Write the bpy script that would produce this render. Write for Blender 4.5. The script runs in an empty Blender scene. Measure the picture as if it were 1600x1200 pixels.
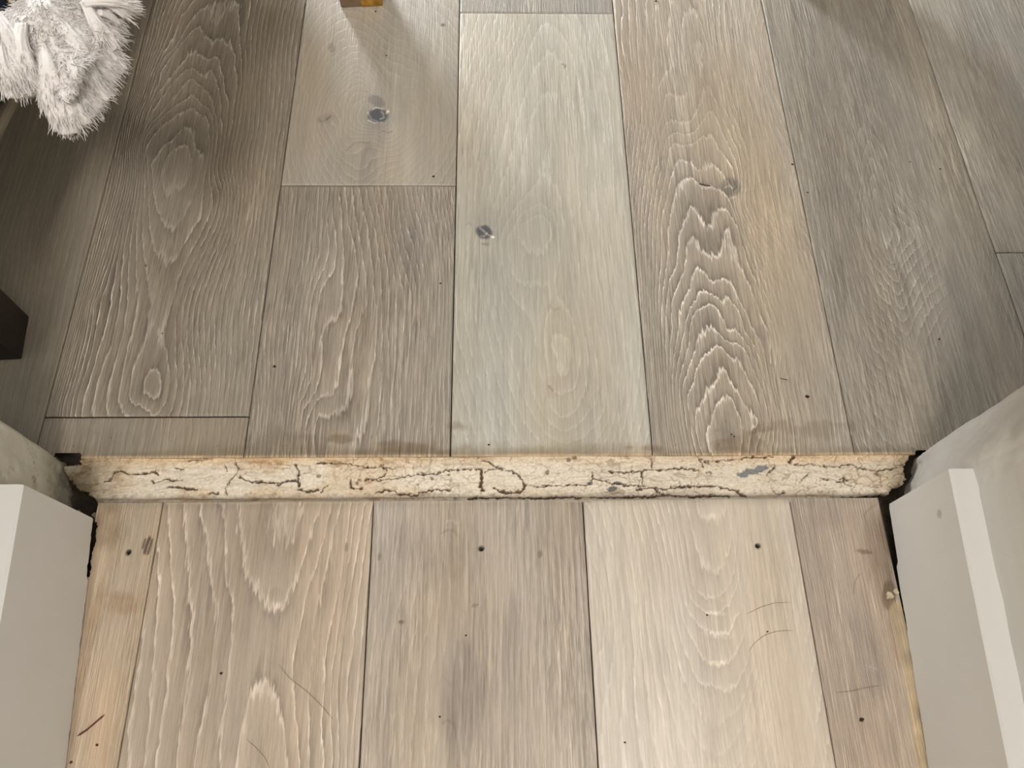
import bpy, math, random
import numpy as np
from mathutils import Matrix, Vector

S = bpy.context.scene
COL = S.collection
rng = np.random.RandomState(7)
random.seed(7)

# ---------------------------------------------------------------- camera
F, PITCH, ROLL, YAW, CX, CH = 1214.727, 1.1467, 0.0360, -0.0430, 0.1123, 0.6868
def _rz(a):
    c, s = math.cos(a), math.sin(a); return np.array([[c, -s, 0], [s, c, 0], [0, 0, 1]])
def _rx(a):
    c, s = math.cos(a), math.sin(a); return np.array([[1, 0, 0], [0, c, -s], [0, s, c]])
R = _rz(YAW) @ _rx(math.pi / 2 - PITCH) @ _rz(ROLL)
CP = np.array([CX, 0, CH])
cam = bpy.data.cameras.new('camera'); camo = bpy.data.objects.new('camera', cam); COL.objects.link(camo)
M4 = Matrix([list(R[i]) + [CP[i]] for i in range(3)] + [[0, 0, 0, 1]])
camo.matrix_world = M4
cam.sensor_width = 36; cam.lens = 36 * F / 1600; cam.clip_start = .01
S.camera = camo

# ---------------------------------------------------------------- light and exposure
S.view_settings.view_transform = 'Standard'; S.view_settings.look = 'None'
S.view_settings.gamma = 1; S.view_settings.use_curve_mapping = False
S.view_settings.exposure = 0.12
w = bpy.data.worlds.new('room_light'); S.world = w; w.use_nodes = True
bg = w.node_tree.nodes['Background']; bg.inputs[0].default_value = (1.0, .985, .965, 1); bg.inputs[1].default_value = .35
def area(name, loc, to, sx, sy, power, col, spread=180):
    l = bpy.data.lights.new(name, 'AREA'); l.shape = 'RECTANGLE'; l.size = sx; l.size_y = sy
    l.energy = power; l.color = col; l.spread = math.radians(spread)
    o = bpy.data.objects.new(name, l); COL.objects.link(o); o.location = loc
    o.rotation_euler = (Vector(to) - Vector(loc)).to_track_quat('-Z', 'Y').to_euler()
    return o
area('hall_ceiling_light', (-.30, -.75, 2.3), (.15, .3, 0), .95, .45, 66, (1, .95, .915))
area('glazed_door_daylight', (-1.22, 3.1, .95), (0, .6, .3), .55, 1.7, 260, (.90, .95, 1.0))

# ---------------------------------------------------------------- helpers
def unp(u, v, z=0.0):
    d = R @ np.array([(u - 800) / F, -(v - 600) / F, -1.0]); t = (z - CP[2]) / d[2]; return CP + t * d
def unpn(UV, z=0.0):
    UV = np.asarray(UV, float)
    D = np.stack([(UV[:, 0] - 800) / F, -(UV[:, 1] - 600) / F, -np.ones(len(UV))], 1) @ R.T
    t = (z - CP[2]) / D[:, 2]; return CP + t[:, None] * D
def projn(P):
    q = (np.asarray(P, float) - CP) @ R
    return np.stack([800 + F * q[:, 0] / -q[:, 2], 600 - F * q[:, 1] / -q[:, 2]], 1)
def lin(c):
    c = np.asarray(c, float) / 255.0
    return np.where(c <= .04045, c / 12.92, ((c + .055) / 1.055) ** 2.4)
def tag(o, label=None, cat=None, group=None, kind=None):
    if label: o['label'] = label
    if cat: o['category'] = cat
    if group: o['group'] = group
    if kind: o['kind'] = kind
    return o
def empty(name, loc):
    o = bpy.data.objects.new(name, None); COL.objects.link(o); o.location = loc; o.empty_display_size = .05
    return o
def link_mesh(name, V, Fc, mat, parent=None, smooth=False, loc=None):
    """V world coordinates; the object's origin is put at loc (or at the parent)."""
    V = np.asarray(V, float)
    if parent is not None: org = np.array(parent.location)
    elif loc is not None: org = np.asarray(loc, float)
    else: org = np.zeros(3)
    me = bpy.data.meshes.new(name); me.from_pydata((V - org).tolist(), [], [list(map(int, f)) for f in Fc]); me.update()
    if smooth: me.polygons.foreach_set('use_smooth', [True] * len(me.polygons))
    if mat: me.materials.append(mat)
    o = bpy.data.objects.new(name, me); COL.objects.link(o)
    if parent is not None: o.parent = parent
    elif loc is not None: o.location = loc
    return o
def quad_mesh(name, V, Q, mat, smooth=True):
    me = bpy.data.meshes.new(name)
    me.vertices.add(len(V)); me.vertices.foreach_set('co', np.asarray(V, np.float32).ravel())
    me.loops.add(len(Q) * 4); me.loops.foreach_set('vertex_index', np.asarray(Q, np.int32).ravel())
    me.polygons.add(len(Q)); me.polygons.foreach_set('loop_start', np.arange(0, len(Q) * 4, 4, dtype=np.int32))
    me.polygons.foreach_set('loop_total', np.full(len(Q), 4, np.int32))
    me.polygons.foreach_set('use_smooth', np.full(len(Q), smooth))
    me.update(calc_edges=True); me.validate()
    me.materials.append(mat)
    o = bpy.data.objects.new(name, me); COL.objects.link(o); return o
def fattr(me, name, a):
    t = me.attributes.new(name, 'FLOAT', 'POINT'); t.data.foreach_set('value', np.asarray(a, np.float32))
def vattr(me, name, a):
    t = me.attributes.new(name, 'FLOAT_VECTOR', 'POINT'); t.data.foreach_set('vector', np.asarray(a, np.float32).ravel())
def cattr(me, name, a):
    a = np.concatenate([a, np.ones((len(a), 1))], 1)
    t = me.attributes.new(name, 'FLOAT_COLOR', 'POINT'); t.data.foreach_set('color', np.asarray(a, np.float32).ravel())
_nt = [np.random.RandomState(100 + i).rand(256, 256) for i in range(24)]
def vnoise(x, y, seed=0):
    g = _nt[seed % 24]; xi = np.floor(x).astype(int); yi = np.floor(y).astype(int)
    fx = x - xi; fy = y - yi; fx = fx * fx * (3 - 2 * fx); fy = fy * fy * (3 - 2 * fy)
    a = g[xi % 256, yi % 256]; b = g[(xi + 1) % 256, yi % 256]; c = g[xi % 256, (yi + 1) % 256]; d = g[(xi + 1) % 256, (yi + 1) % 256]
    return (a * (1 - fx) + b * fx) * (1 - fy) + (c * (1 - fx) + d * fx) * fy
def fbm(x, y, seed=0, o=4):
    s = 0; a = 1; t = 0
    for i in range(o):
        s = s + a * vnoise(x * 2 ** i + 17 * i, y * 2 ** i + 31 * i, seed + i); t += a; a *= .5
    return s / t
def sstep(a, b, x):
    t = np.clip((x - a) / (b - a), 0, 1); return t * t * (3 - 2 * t)
def seg_dist(px, py, pts):
    """distance to a polyline"""
    d = np.full(px.shape, 1e9)
    for (x0, y0), (x1, y1) in zip(pts[:-1], pts[1:]):
        dx, dy = x1 - x0, y1 - y0; L = dx * dx + dy * dy + 1e-9
        t = np.clip(((px - x0) * dx + (py - y0) * dy) / L, 0, 1)
        d = np.minimum(d, np.hypot(px - x0 - t * dx, py - y0 - t * dy))
    return d
def in_poly(px, py, pts):
    ins = np.zeros(px.shape, bool); n = len(pts)
    for i in range(n):
        x0, y0 = pts[i]; x1, y1 = pts[(i + 1) % n]
        c = ((y0 > py) != (y1 > py)) & (px < (x1 - x0) * (py - y0) / (y1 - y0 + 1e-12) + x0); ins ^= c
    return ins
def C(ox, oy, sc, pts): return [(ox + x / sc, oy + y / sc) for x, y in pts]

# ---------------------------------------------------------------- materials
def mat(name, build):
    m = bpy.data.materials.new(name); m.use_nodes = True; nt = m.node_tree
    b = nt.nodes['Principled BSDF']; build(nt, b, lambda t, **k: nodes(nt, t, **k)); return m
def nodes(nt, t, **k):
    n = nt.nodes.new(t)
    for a, v in k.items(): setattr(n, a, v)
    return n
def simple(name, col, rough=.6, metal=0., noise=.0, scale=40, bump=0., bscale=80, spec=.5, col2=None):
    def f(nt, b, N):
        b.inputs['Roughness'].default_value = rough; b.inputs['Metallic'].default_value = metal
        b.inputs['Specular IOR Level'].default_value = spec
        c = lin(col); tc = N('ShaderNodeTexCoord')
        n = N('ShaderNodeTexNoise'); n.inputs['Scale'].default_value = scale; n.inputs['Detail'].default_value = 5
        nt.links.new(tc.outputs['Object'], n.inputs['Vector'])
        r = N('ShaderNodeValToRGB'); c2 = lin(col2) if col2 is not None else c * (1 - noise)
        r.color_ramp.elements[0].color = (*c2, 1); r.color_ramp.elements[1].color = (*np.minimum(c * (1 + noise * .4), 1), 1)
        r.color_ramp.elements[0].position = .32; r.color_ramp.elements[1].position = .62
        nt.links.new(n.outputs['Fac'], r.inputs['Fac']); nt.links.new(r.outputs['Color'], b.inputs['Base Color'])
        if bump:
            n2 = N('ShaderNodeTexNoise'); n2.inputs['Scale'].default_value = bscale; n2.inputs['Detail'].default_value = 6
            nt.links.new(tc.outputs['Object'], n2.inputs['Vector'])
            bp = N('ShaderNodeBump'); bp.inputs['Strength'].default_value = bump; bp.inputs['Distance'].default_value = .002
            nt.links.new(n2.outputs['Fac'], bp.inputs['Height']); nt.links.new(bp.outputs['Normal'], b.inputs['Normal'])
    return mat(name, f)

def math_n(nt, op, a, b=None, c=None, clamp=False):
    n = nt.nodes.new('ShaderNodeMath'); n.operation = op; n.use_clamp = clamp
    for i, x in enumerate((a, b, c)):
        if x is None: continue
        if isinstance(x, (int, float)): n.inputs[i].default_value = x
        else: nt.links.new(x, n.inputs[i])
    return n.outputs[0]

def wood(nt, b, N):
    L = nt.links.new
    def at(n):
        a = N('ShaderNodeAttribute', attribute_name=n); return a
    pk = at('pk').outputs['Vector']; ring = at('ring').outputs['Fac']; lw = at('lw').outputs['Fac']; fb = at('fib').outputs['Fac']
    col = at('col').outputs['Color']
    def noise(sx, sy, det, rough=.55, w=0, dist=0.):
        mp = N('ShaderNodeMapping'); mp.inputs['Scale'].default_value = (sx, sy, 1); mp.inputs['Location'].default_value = (w, w * 1.7, w * .3)
        L(pk, mp.inputs['Vector']); n = N('ShaderNodeTexNoise'); n.inputs['Scale'].default_value = 1; n.inputs['Detail'].default_value = det
        n.inputs['Roughness'].default_value = rough; n.inputs['Distortion'].default_value = dist
        L(mp.outputs[0], n.inputs['Vector']); return n.outputs['Fac']
    jag = noise(420, 45, 2, w=3); jag2 = noise(60, 18, 2, w=9)
    ph = math_n(nt, 'ADD', ring, math_n(nt, 'MULTIPLY', math_n(nt, 'SUBTRACT', jag, .5), .55))
    ph = math_n(nt, 'ADD', ph, math_n(nt, 'MULTIPLY', math_n(nt, 'SUBTRACT', jag2, .5), .28))
    fr = math_n(nt, 'FRACT', math_n(nt, 'ADD', ph, 100.5))
    r = N('ShaderNodeValToRGB'); L(fr, r.inputs['Fac']); e = r.color_ramp.elements
    e[0].position = 0; e[0].color = (.42,) * 3 + (1,); e[1].position = 1; e[1].color = (.42,) * 3 + (1,)
    for p, v in ((.30, .50), (.41, .60), (.47, .95), (.54, 1.0), (.58, .50), (.62, .10), (.78, .30)):
        k = e.new(p); k.color = (v, v, v, 1)
    line = math_n(nt, 'SUBTRACT', r.outputs['Color'], .48)
    brk = N('ShaderNodeMapRange'); L(noise(170, 22, 3, w=21), brk.inputs['Value'])
    brk.inputs['From Min'].default_value = .32; brk.inputs['From Max'].default_value = .6; brk.inputs['To Min'].default_value = .4; brk.inputs['To Max'].default_value = 1.15
    line = math_n(nt, 'MULTIPLY', math_n(nt, 'MULTIPLY', line, lw), brk.outputs[0])
    # fine fibres along the plank: light limed ticks and darker pores
    f1 = noise(620, 24, 2, .6, w=31, dist=.35); f2 = noise(330, 11, 3, .6, w=47, dist=.3); f3 = noise(900, 90, 2, w=5)
    fm = noise(26, 7, 2, w=77)
    ft = N('ShaderNodeMapRange'); L(f1, ft.inputs['Value']); ft.inputs['From Min'].default_value = .36; ft.inputs['From Max'].default_value = .66
    ft.inputs['To Min'].default_value = -.5; ft.inputs['To Max'].default_value = .5
    fibre = math_n(nt, 'ADD', ft.outputs[0], math_n(nt, 'MULTIPLY', math_n(nt, 'SUBTRACT', f2, .5), 1.2))
    fibre = math_n(nt, 'ADD', fibre, math_n(nt, 'MULTIPLY', math_n(nt, 'SUBTRACT', f3, .5), 1.1))
    st = noise(75, 3.2, 3, .6, w=13, dist=.2)
    fmr = N('ShaderNodeMapRange'); L(fm, fmr.inputs['Value']); fmr.inputs['From Min'].default_value = .3; fmr.inputs['From Max'].default_value = .7
    fmr.inputs['To Min'].default_value = .4; fmr.inputs['To Max'].default_value = 1.3
    fibre = math_n(nt, 'MULTIPLY', math_n(nt, 'MULTIPLY', fibre, fb), fmr.outputs[0])
    blot = math_n(nt, 'SUBTRACT', noise(22, 5, 4, w=61), .5)
    tot = math_n(nt, 'ADD', math_n(nt, 'MULTIPLY', line, 1.12), math_n(nt, 'MULTIPLY', fibre, .52))
    tot = math_n(nt, 'ADD', tot, math_n(nt, 'MULTIPLY', blot, .40))
    tot = math_n(nt, 'ADD', tot, math_n(nt, 'MULTIPLY', math_n(nt, 'SUBTRACT', st, .5), .50))
    fac = math_n(nt, 'POWER', 2.0, math_n(nt, 'MULTIPLY', tot, 1.15))
    vm = N('ShaderNodeVectorMath', operation='SCALE'); L(col, vm.inputs[0]); L(fac, vm.inputs['Scale'])
    # warm / cool drift in the print
    hue = N('ShaderNodeMix', data_type='RGBA', blend_type='MULTIPLY'); hue.inputs[0].default_value = 1
    hr = N('ShaderNodeValToRGB'); L(noise(11, 2.4, 3, w=83), hr.inputs['Fac'])
    hr.color_ramp.elements[0].position = .35; hr.color_ramp.elements[0].color = (.965, .99, 1.02, 1)
    hr.color_ramp.elements[1].position = .65; hr.color_ramp.elements[1].color = (1.03, 1.0, .955, 1)
    L(vm.outputs[0], hue.inputs[6]); L(hr.outputs[0], hue.inputs[7])
    pale = N('ShaderNodeMix', data_type='RGBA', blend_type='MULTIPLY'); L(math_n(nt, 'MULTIPLY', line, 1.6, clamp=True), pale.inputs[0])
    L(hue.outputs[2], pale.inputs[6]); pale.inputs[7].default_value = (.96, 1.01, 1.10, 1)
    L(pale.outputs[2], b.inputs['Base Color'])
    b.inputs['Roughness'].default_value = .46; b.inputs['Specular IOR Level'].default_value = .45
    bp = N('ShaderNodeBump'); bp.inputs['Strength'].default_value = .8; bp.inputs['Distance'].default_value = .0008
    L(math_n(nt, 'ADD', math_n(nt, 'MULTIPLY', line, .8), math_n(nt, 'MULTIPLY', fibre, .55)), bp.inputs['Height'])
    L(bp.outputs[0], b.inputs['Normal'])
WOOD = mat('limed_oak_plank', wood)

def plaster_col(nt, b, N):
    a = N('ShaderNodeAttribute', attribute_name='col'); tc = N('ShaderNodeTexCoord')
    n = N('ShaderNodeTexNoise'); n.inputs['Scale'].default_value = 420; n.inputs['Detail'].default_value = 6
    nt.links.new(tc.outputs['Object'], n.inputs['Vector'])
    mr = N('ShaderNodeMapRange'); mr.inputs['From Min'].default_value = .3; mr.inputs['From Max'].default_value = .7; mr.inputs['To Min'].default_value = .84; mr.inputs['To Max'].default_value = 1.1
    nt.links.new(n.outputs['Fac'], mr.inputs['Value'])
    v = N('ShaderNodeVectorMath', operation='SCALE'); nt.links.new(a.outputs['Color'], v.inputs[0]); nt.links.new(mr.outputs[0], v.inputs['Scale'])
    nt.links.new(v.outputs[0], b.inputs['Base Color']); b.inputs['Roughness'].default_value = .62; b.inputs['Specular IOR Level'].default_value = .3
    bp = N('ShaderNodeBump'); bp.inputs['Strength'].default_value = .4; bp.inputs['Distance'].default_value = .0007
    nt.links.new(n.outputs['Fac'], bp.inputs['Height']); nt.links.new(bp.outputs[0], b.inputs['Normal'])
PLASTER = mat('painted_filler', plaster_col)
def wall_col(nt, b, N):
    a = N('ShaderNodeAttribute', attribute_name='col'); tc = N('ShaderNodeTexCoord')
    n = N('ShaderNodeTexNoise'); n.inputs['Scale'].default_value = 55; n.inputs['Detail'].default_value = 4
    nt.links.new(tc.outputs['Object'], n.inputs['Vector']); nt.links.new(a.outputs['Color'], b.inputs['Base Color']); b.inputs['Roughness'].default_value = .5
    bp = N('ShaderNodeBump'); bp.inputs['Strength'].default_value = .25; bp.inputs['Distance'].default_value = .002
    nt.links.new(n.outputs['Fac'], bp.inputs['Height']); nt.links.new(bp.outputs[0], b.inputs['Normal'])
WALL = mat('painted_wall', wall_col)
GLOSS = simple('gloss_paint', (205, 203, 197), rough=.38, noise=.04, scale=9, bump=.12, bscale=60)
DARK = simple('dusty_subfloor', (62, 52, 42), rough=.95, noise=.5, scale=120, bump=.6, bscale=200)
BLACKWOOD = simple('dark_stained_wood', (38, 27, 22), rough=.5, noise=.3, scale=30)
RAIL = simple('taupe_wood', (118, 108, 90), rough=.5, noise=.25, scale=60)
NAVY = simple('navy_fabric', (24, 34, 62), rough=.9, noise=.3, scale=300, bump=.4, bscale=500)
MUSTARD = simple('mustard_fabric', (150, 118, 40), rough=.9, noise=.3, scale=200, bump=.4, bscale=400)
FLEECE = simple('cream_fleece', (222, 216, 211), rough=.95, noise=.05, scale=90, spec=.1, bump=.35, bscale=300)
BRASS = simple('worn_brass', (205, 160, 82), rough=.32, metal=.9, noise=.5, scale=90)
BROWN = simple('brown_wood', (125, 103, 80), rough=.5, noise=.2, scale=90)
HAIR = simple('brown_hair', (128, 108, 88), rough=.6)
DEBRIS = simple('dark_debris', (60, 42, 32), rough=.9, noise=.3, scale=500)
SPL = simple('red_splinter', (98, 42, 28), rough=.6, noise=.4, scale=200)
CRUMB = simple('pale_plaster_crumb', (205, 190, 160), rough=.9, noise=.3, scale=300, bump=.5, bscale=500)

# ---------------------------------------------------------------- floor data
W = .19
YT, YB = .2362, .1948                                   # far and near edge of the bare strip
U = [(.0063, -.3172), (-.0022, -.1230), (-.0023, .0681), (.0004, .2563), (-.0040, .4475), (-.0252, .6522)]
MS = [(-.0075, -.1888), (-.0101, .0011), (-.0096, .1906), (-.0120, .3806)]

# light grain lines read off each plank: ring number, points. Anchors: (x, y, ring)
def A(ox, oy, sc, pts): return [(ox + x / sc, oy + y / sc, k) for x, y, k in pts]
G = {}
a = lambda *p: (100, 0, 3.4275, list(p))
bq = lambda *p: (50, 300, 2.857, list(p))
G['P1'] = dict(lines=[
    (8, a((590,260),(640,170),(700,80),(760,40),(790,35),(815,115),(850,60),(900,40),(950,25))),
    (7, a((520,385),(560,320),(640,215),(690,165),(720,150),(745,190),(780,235),(830,205),(870,215),(905,280),(920,400),(925,480))),
    (6, a((535,465),(590,395),(650,310),(700,275),(740,315),(770,330),(810,312),(835,350),(855,430),(860,500))),
    (5, a((470,600),(560,470),(620,400),(660,370),(690,375),(725,395),(755,430),(780,375),(800,400),(830,470),(840,560))),
    (4, a((480,650),(560,560),(620,480),(690,425),(740,470),(790,520),(815,640))),
    (3, a((450,715),(500,655),(580,580),(640,535),(690,510),(720,550),(770,575),(800,640),(800,800))),
    (2, a((440,790),(480,740),(560,650),(630,600),(690,580),(730,620),(770,650),(780,780))),
    (1, a((465,880),(500,830),(580,760),(640,690),(670,685),(695,750),(710,800),(745,850))),
    (0, a((540,870),(580,820),(640,785),(665,790),(680,850))),
    (2.2, bq((480,920),(490,840),(510,790),(540,768),(570,780),(580,860),(575,910))),
    ], anchors=A(100,0,3.4275,[(430,200,17),(500,200,13),(560,200,9.5),(600,100,9.5),(520,50,14),(600,20,11),(360,500,17),(400,500,13),(450,500,9),(480,500,7),(310,600,17),(360,600,13),(410,600,9),
        (300,700,16),(350,700,12),(400,700,7.5),(250,900,17),(310,900,13),(370,900,8),(420,900,4),(1000,200,10),(1100,200,14),(1200,200,18),(1280,200,21),(980,500,10),(1100,500,15),(1230,500,20),
        (870,700,6),(960,700,10),(1060,700,14),(1200,700,20),(600,900,-.3),(600,1000,0),(800,900,4),(900,900,9),(1180,900,20),(700,1050,1.2),(830,1040,4)]) +
      A(50,300,2.857,[(290,150,17),(350,150,12),(400,150,8),(205,500,17),(240,500,13),(270,500,9.5),(310,500,8),(350,500,7),(390,500,6),(430,500,5),(470,500,4),(540,500,3),(620,500,3),(680,500,5),(750,500,8),(900,500,14),(1030,500,19),
        (150,700,17),(200,700,12),(270,700,8),(350,700,6),(430,700,4),(650,700,4.4),(720,700,7),(1010,700,19),(540,840,1.4),
        (80,950,17),(130,950,12),(200,950,8),(300,950,5.5),(400,950,4),(480,950,3),(540,950,2.6),(600,950,3.2),(700,950,6),(980,950,19)]), lw=1.3)
f = lambda *p: (400, 290, 2.857, list(p))
G['P2b'] = dict(lines=[
    (-1, f((335,90),(350,180),(360,290),(345,380),(300,440),(275,500),(262,600),(250,700))),
    (0, f((365,10),(380,100),(385,200),(390,300),(385,400),(383,500),(370,560),(330,600),(300,640),(280,700),(300,770),(285,850),(260,930),(210,1000),(195,1100))),
    (1, f((395,10),(415,180),(440,260),(450,370),(445,460),(425,580),(400,660),(385,750),(370,850),(330,920),(270,960),(230,1040))),
    (2, f((430,60),(460,240),(480,350),(490,430),(490,520),(445,650),(425,740),(425,850),(405,980),(330,1025),(270,1040))),
    (3, f((470,60),(505,260),(522,380),(525,480),(540,560),(535,700),(525,800),(495,870),(490,1000),(450,1150))),
    (4, f((500,60),(545,260),(560,440),(562,560),(563,700),(558,850),(545,1000),(540,1150))),
    (6, f((560,60),(575,180),(610,330),(625,450),(625,600),(620,800),(605,1000),(600,1150))),
    (8, f((610,60),(620,200),(655,360),(690,480),(690,650),(675,850),(665,1150)))],
    anchors=A(400,290,2.857,[(120,50,-12),(240,50,-6),(320,50,-2),(700,60,12),(860,60,20),(700,250,10),(760,400,11.5),(870,400,18),(745,600,11),(870,600,18),(60,400,-13),(180,400,-7),(20,700,-13),(140,700,-7),(10,1000,-14),(110,1000,-7),(730,900,11),(860,900,18),(860,1150,18),(700,1150,10),(30,1150,-12)]), lw=1.05)
g1 = lambda *p: (960, 0, 4, list(p)); g2 = lambda *p: (980, 280, 5, list(p)); g3 = lambda *p: (1000, 480, 5, list(p))
G['P4'] = dict(lines=[
    (13, g1((320,780),(350,765),(400,770),(440,775),(500,730),(545,650),(560,560),(545,400),(550,300))),
    (12, g1((330,870),(380,830),(440,850),(500,835),(550,760),(590,690),(620,700),(660,800))),
    (11, g1((345,940),(380,895),(420,910),(460,920),(520,890),(560,850),(600,845),(640,900),(680,960),(740,1060))),
    (10, g1((375,1050),(410,1005),(470,1010),(520,1070),(570,1040),(610,1030),(650,1060),(690,1110),(740,1190))),
    (9, g1((400,1170),(440,1125),(490,1125))), (9, g2((340,300),(370,170),(420,90),(460,20))),
    (8, g2((300,1190),(310,950),(325,790),(370,700),(395,600),(410,450),(440,330),(480,240),(530,225),(560,290),(600,340),(640,390),(670,300),(720,240),(780,240),(860,380),(920,560))),
    (7, g2((350,1190),(345,950),(380,880),(420,780),(455,700),(465,600),(480,490),(520,465),(555,490),(580,560),(640,610),(690,600),(740,560),(800,590),(850,640),(900,710),(950,830),(1000,950),(1050,1080),(1110,1190))),
    (6, g2((400,1190),(400,1070),(450,960),(490,850),(520,740),(560,700),(590,730),(650,790),(700,810),(750,770),(790,790),(830,870),(870,950),(940,1080),(980,1190))),
    (5, g2((440,1190),(470,1080),(500,1000),(540,950),(570,860),(600,895),(650,900),(700,930),(740,970),(765,915),(800,950),(860,1020),(900,1100),(920,1190))),
    (4, g2((490,1150),(520,1060),(580,1000),(640,985),(700,1010),(740,1080),(780,1160))),
    (3, g3((340,590),(400,440),(430,350),(460,250),(500,210),(560,165),(600,175),(640,230),(700,270),(780,290),(830,350),(860,420),(900,520),(950,640),(990,780))),
    (2, g3((370,680),(420,600),(440,500),(480,410),(530,350),(600,300),(640,310),(680,370),(760,410),(830,520),(880,600),(920,720),(960,850))),
    (1, g3((440,850),(490,740),(560,630),(610,530),(660,490),(700,560),(740,650),(790,730),(860,830),(920,900))),
    (0, g3((550,870),(600,780),(650,710),(710,710),(740,780),(780,870),(800,920)))],
    anchors=A(960,0,4,[(10,300,21),(150,300,18),(300,300,15.5),(440,300,14),(600,250,15),(700,250,18),(960,250,25),(60,700,22),(200,700,17),(700,700,14),(800,700,17),(1050,700,24),(90,1050,20),(200,1050,15),(300,1050,12),(820,1050,14),(1120,1050,22),(5,50,21),(200,50,17),(400,50,14.5),(550,50,14.5),(900,50,23),(400,520,14.6),(350,620,13.8)]) +
      A(980,280,5,[(30,400,18),(120,400,14.5),(200,400,12),(270,400,10),(80,800,17.5),(150,800,14),(220,800,11),(285,800,9),(100,1100,17),(170,1100,13.5),(240,1100,10),(900,200,13),(1100,200,18),(1350,200,24),(1000,500,12),(1200,500,16),(1430,500,22),(1150,900,11),(1350,900,16),(1520,900,21)]) +
      A(1000,480,5,[(55,600,17),(120,600,13),(180,600,9.5),(230,600,7),(290,600,4.5),(90,900,17),(150,900,12.5),(230,900,8),(300,900,5),(370,850,2.6),(440,1000,1.2),(700,900,-.6),(700,1100,-.8),(100,1100,17),(330,1050,5),(1010,190,7),(1100,400,9),(1060,600,8),(1200,600,12),(1560,600,22),(1100,900,7),(1300,900,13),(1590,1000,22),(860,1000,1),(1000,1050,4)]), lw=1.15)
j = lambda *p: (200, 780, 2.857, list(p))
G['Q1'] = dict(lines=[
    (6, j((70,560),(60,650),(45,800),(20,950))),
    (5, j((130,180),(145,350),(130,520),(125,650),(110,800),(90,1000),(75,1190))),
    (4, j((175,30),(190,200),(205,400),(205,560),(195,700),(170,860),(150,1000),(125,1190))),
    (3, j((240,20),(258,150),(265,350),(285,500),(290,640),(280,760),(265,900),(240,1050),(220,1190))),
    (2, j((325,20),(335,90),(355,200),(375,350),(390,450),(395,600),(385,750),(360,880),(325,1030),(300,1190))),
    (1, j((420,30),(435,180),(440,330),(460,450),(470,560),(460,720),(440,830),(430,950),(410,1190))),
    (0, j((495,50),(505,180),(515,300),(560,385),(620,440),(660,490),(690,480),(740,390),(780,280),(820,130),(860,30))),
    (-1, j((670,30),(700,130),(720,180),(745,110),(770,30))),
    (1, j((905,30),(860,220),(820,340),(785,470),(765,600),(740,750),(745,900),(755,1050),(765,1190))),
    (2, j((950,20),(900,230),(865,400),(840,500),(825,650),(805,800),(805,950),(810,1190))),
    (3, j((995,40),(950,350),(905,560),(880,700),(875,850),(865,1000),(875,1190))),
    (4, j((1020,30),(980,300),(935,600),(910,750),(905,1000),(910,1190))),
    (5, j((1050,60),(1010,300),(965,570),(940,750),(935,1190))),
    (6, j((1075,100),(1035,380),(1000,650),(980,850),(975,1190))),
    (0, j((480,1190),(500,1080),(530,960),(575,860),(620,830),(660,900),(690,1000),(705,1190)))],
    anchors=A(200,780,2.857,[(600,650,.5),(600,1100,-.7),(600,250,-.6),(600,100,-.7),(1090,300,7.5),(1060,800,8),(1040,1150,8.5),(540,560,.55),(700,640,.6)]), lw=.9)
s = lambda *p: (1000, 780, 2.667, list(p))
G['Q3'] = dict(lines=[
    (-2, s((250,60),(290,80),(320,75),(360,40))), (-1, s((240,210),(290,290),(340,270),(380,180))),
    (0, s((225,370),(260,400),(300,420),(340,400),(380,350),(400,200))), (1, s((230,430),(270,475),(330,487),(370,440),(410,340))),
    (2, s((240,520),(290,560),(340,577),(380,545),(425,450))), (3, s((250,650),(290,690),(330,692),(380,680),(425,600))), (4, s((270,770),(340,790),(400,780),(440,700)))],
    anchors=A(1000,780,2.667,[(180,500,3),(140,500,4.5),(60,500,7),(-150,500,13),(450,400,4),(600,400,9),(150,300,3),(100,80,3),(-200,80,12),(430,80,2),(600,100,8),(200,800,5),(100,800,7.5),(-150,900,12),(500,800,7),(740,900,14),(330,1000,5.5),(300,1100,6.4)]), lw=.45)
k = lambda *p: (1280, 180, 2.727, list(p))
G['P5'] = dict(lines=[
    (5, k((165,200),(165,90),(190,30),(230,90),(270,130),(330,240))), (4, k((180,280),(185,180),(215,110),(250,180),(300,280))),
    (3, k((190,350),(200,240),(222,170),(250,240),(290,330))), (2, k((205,400),(212,300),(228,240),(255,300),(280,370))),
    (1, k((225,430),(225,370),(238,310),(265,370),(300,440))), (0, k((280,540),(260,470),(262,400),(275,430),(310,500))),
    (1, k((240,530),(285,610),(318,640),(330,570),(345,500))), (2, k((235,560),(290,640),(325,660),(350,590),(400,530))),
    (3, k((240,600),(300,690),(335,715),(355,640),(400,580),(450,530))), (4, k((250,660),(310,740),(342,765),(370,690),(430,600),(480,550))),
    (5, k((260,720),(330,800),(355,830),(385,760),(440,660),(500,600))), (6, k((265,770),(335,850),(362,885),(395,820),(450,720),(530,640))),
    (7, k((280,840),(350,920),(380,945),(410,860),(470,760),(540,710))), (8, k((300,900),(370,980),(405,1005),(425,930),(490,800),(550,760)))],
    anchors=A(1280,180,2.727,[(-50,100,16),(50,100,11),(120,100,7),(10,400,15),(90,400,10),(150,400,5),(60,700,14),(150,700,9),(80,1000,17),(200,1000,12),(350,1150,12),(420,1100,10.5),(400,100,8),(500,200,12),(560,100,14),(480,400,6),(560,450,8),(680,450,15),(600,800,11),(750,800,18),(600,1100,14),(800,1100,20),(380,300,6),(430,440,4.2)]) + [(1210,20,16),(1300,20,12),(1400,20,13)], lw=.5)
l = lambda *p: (460, 80, 5.715, list(p))
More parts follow.
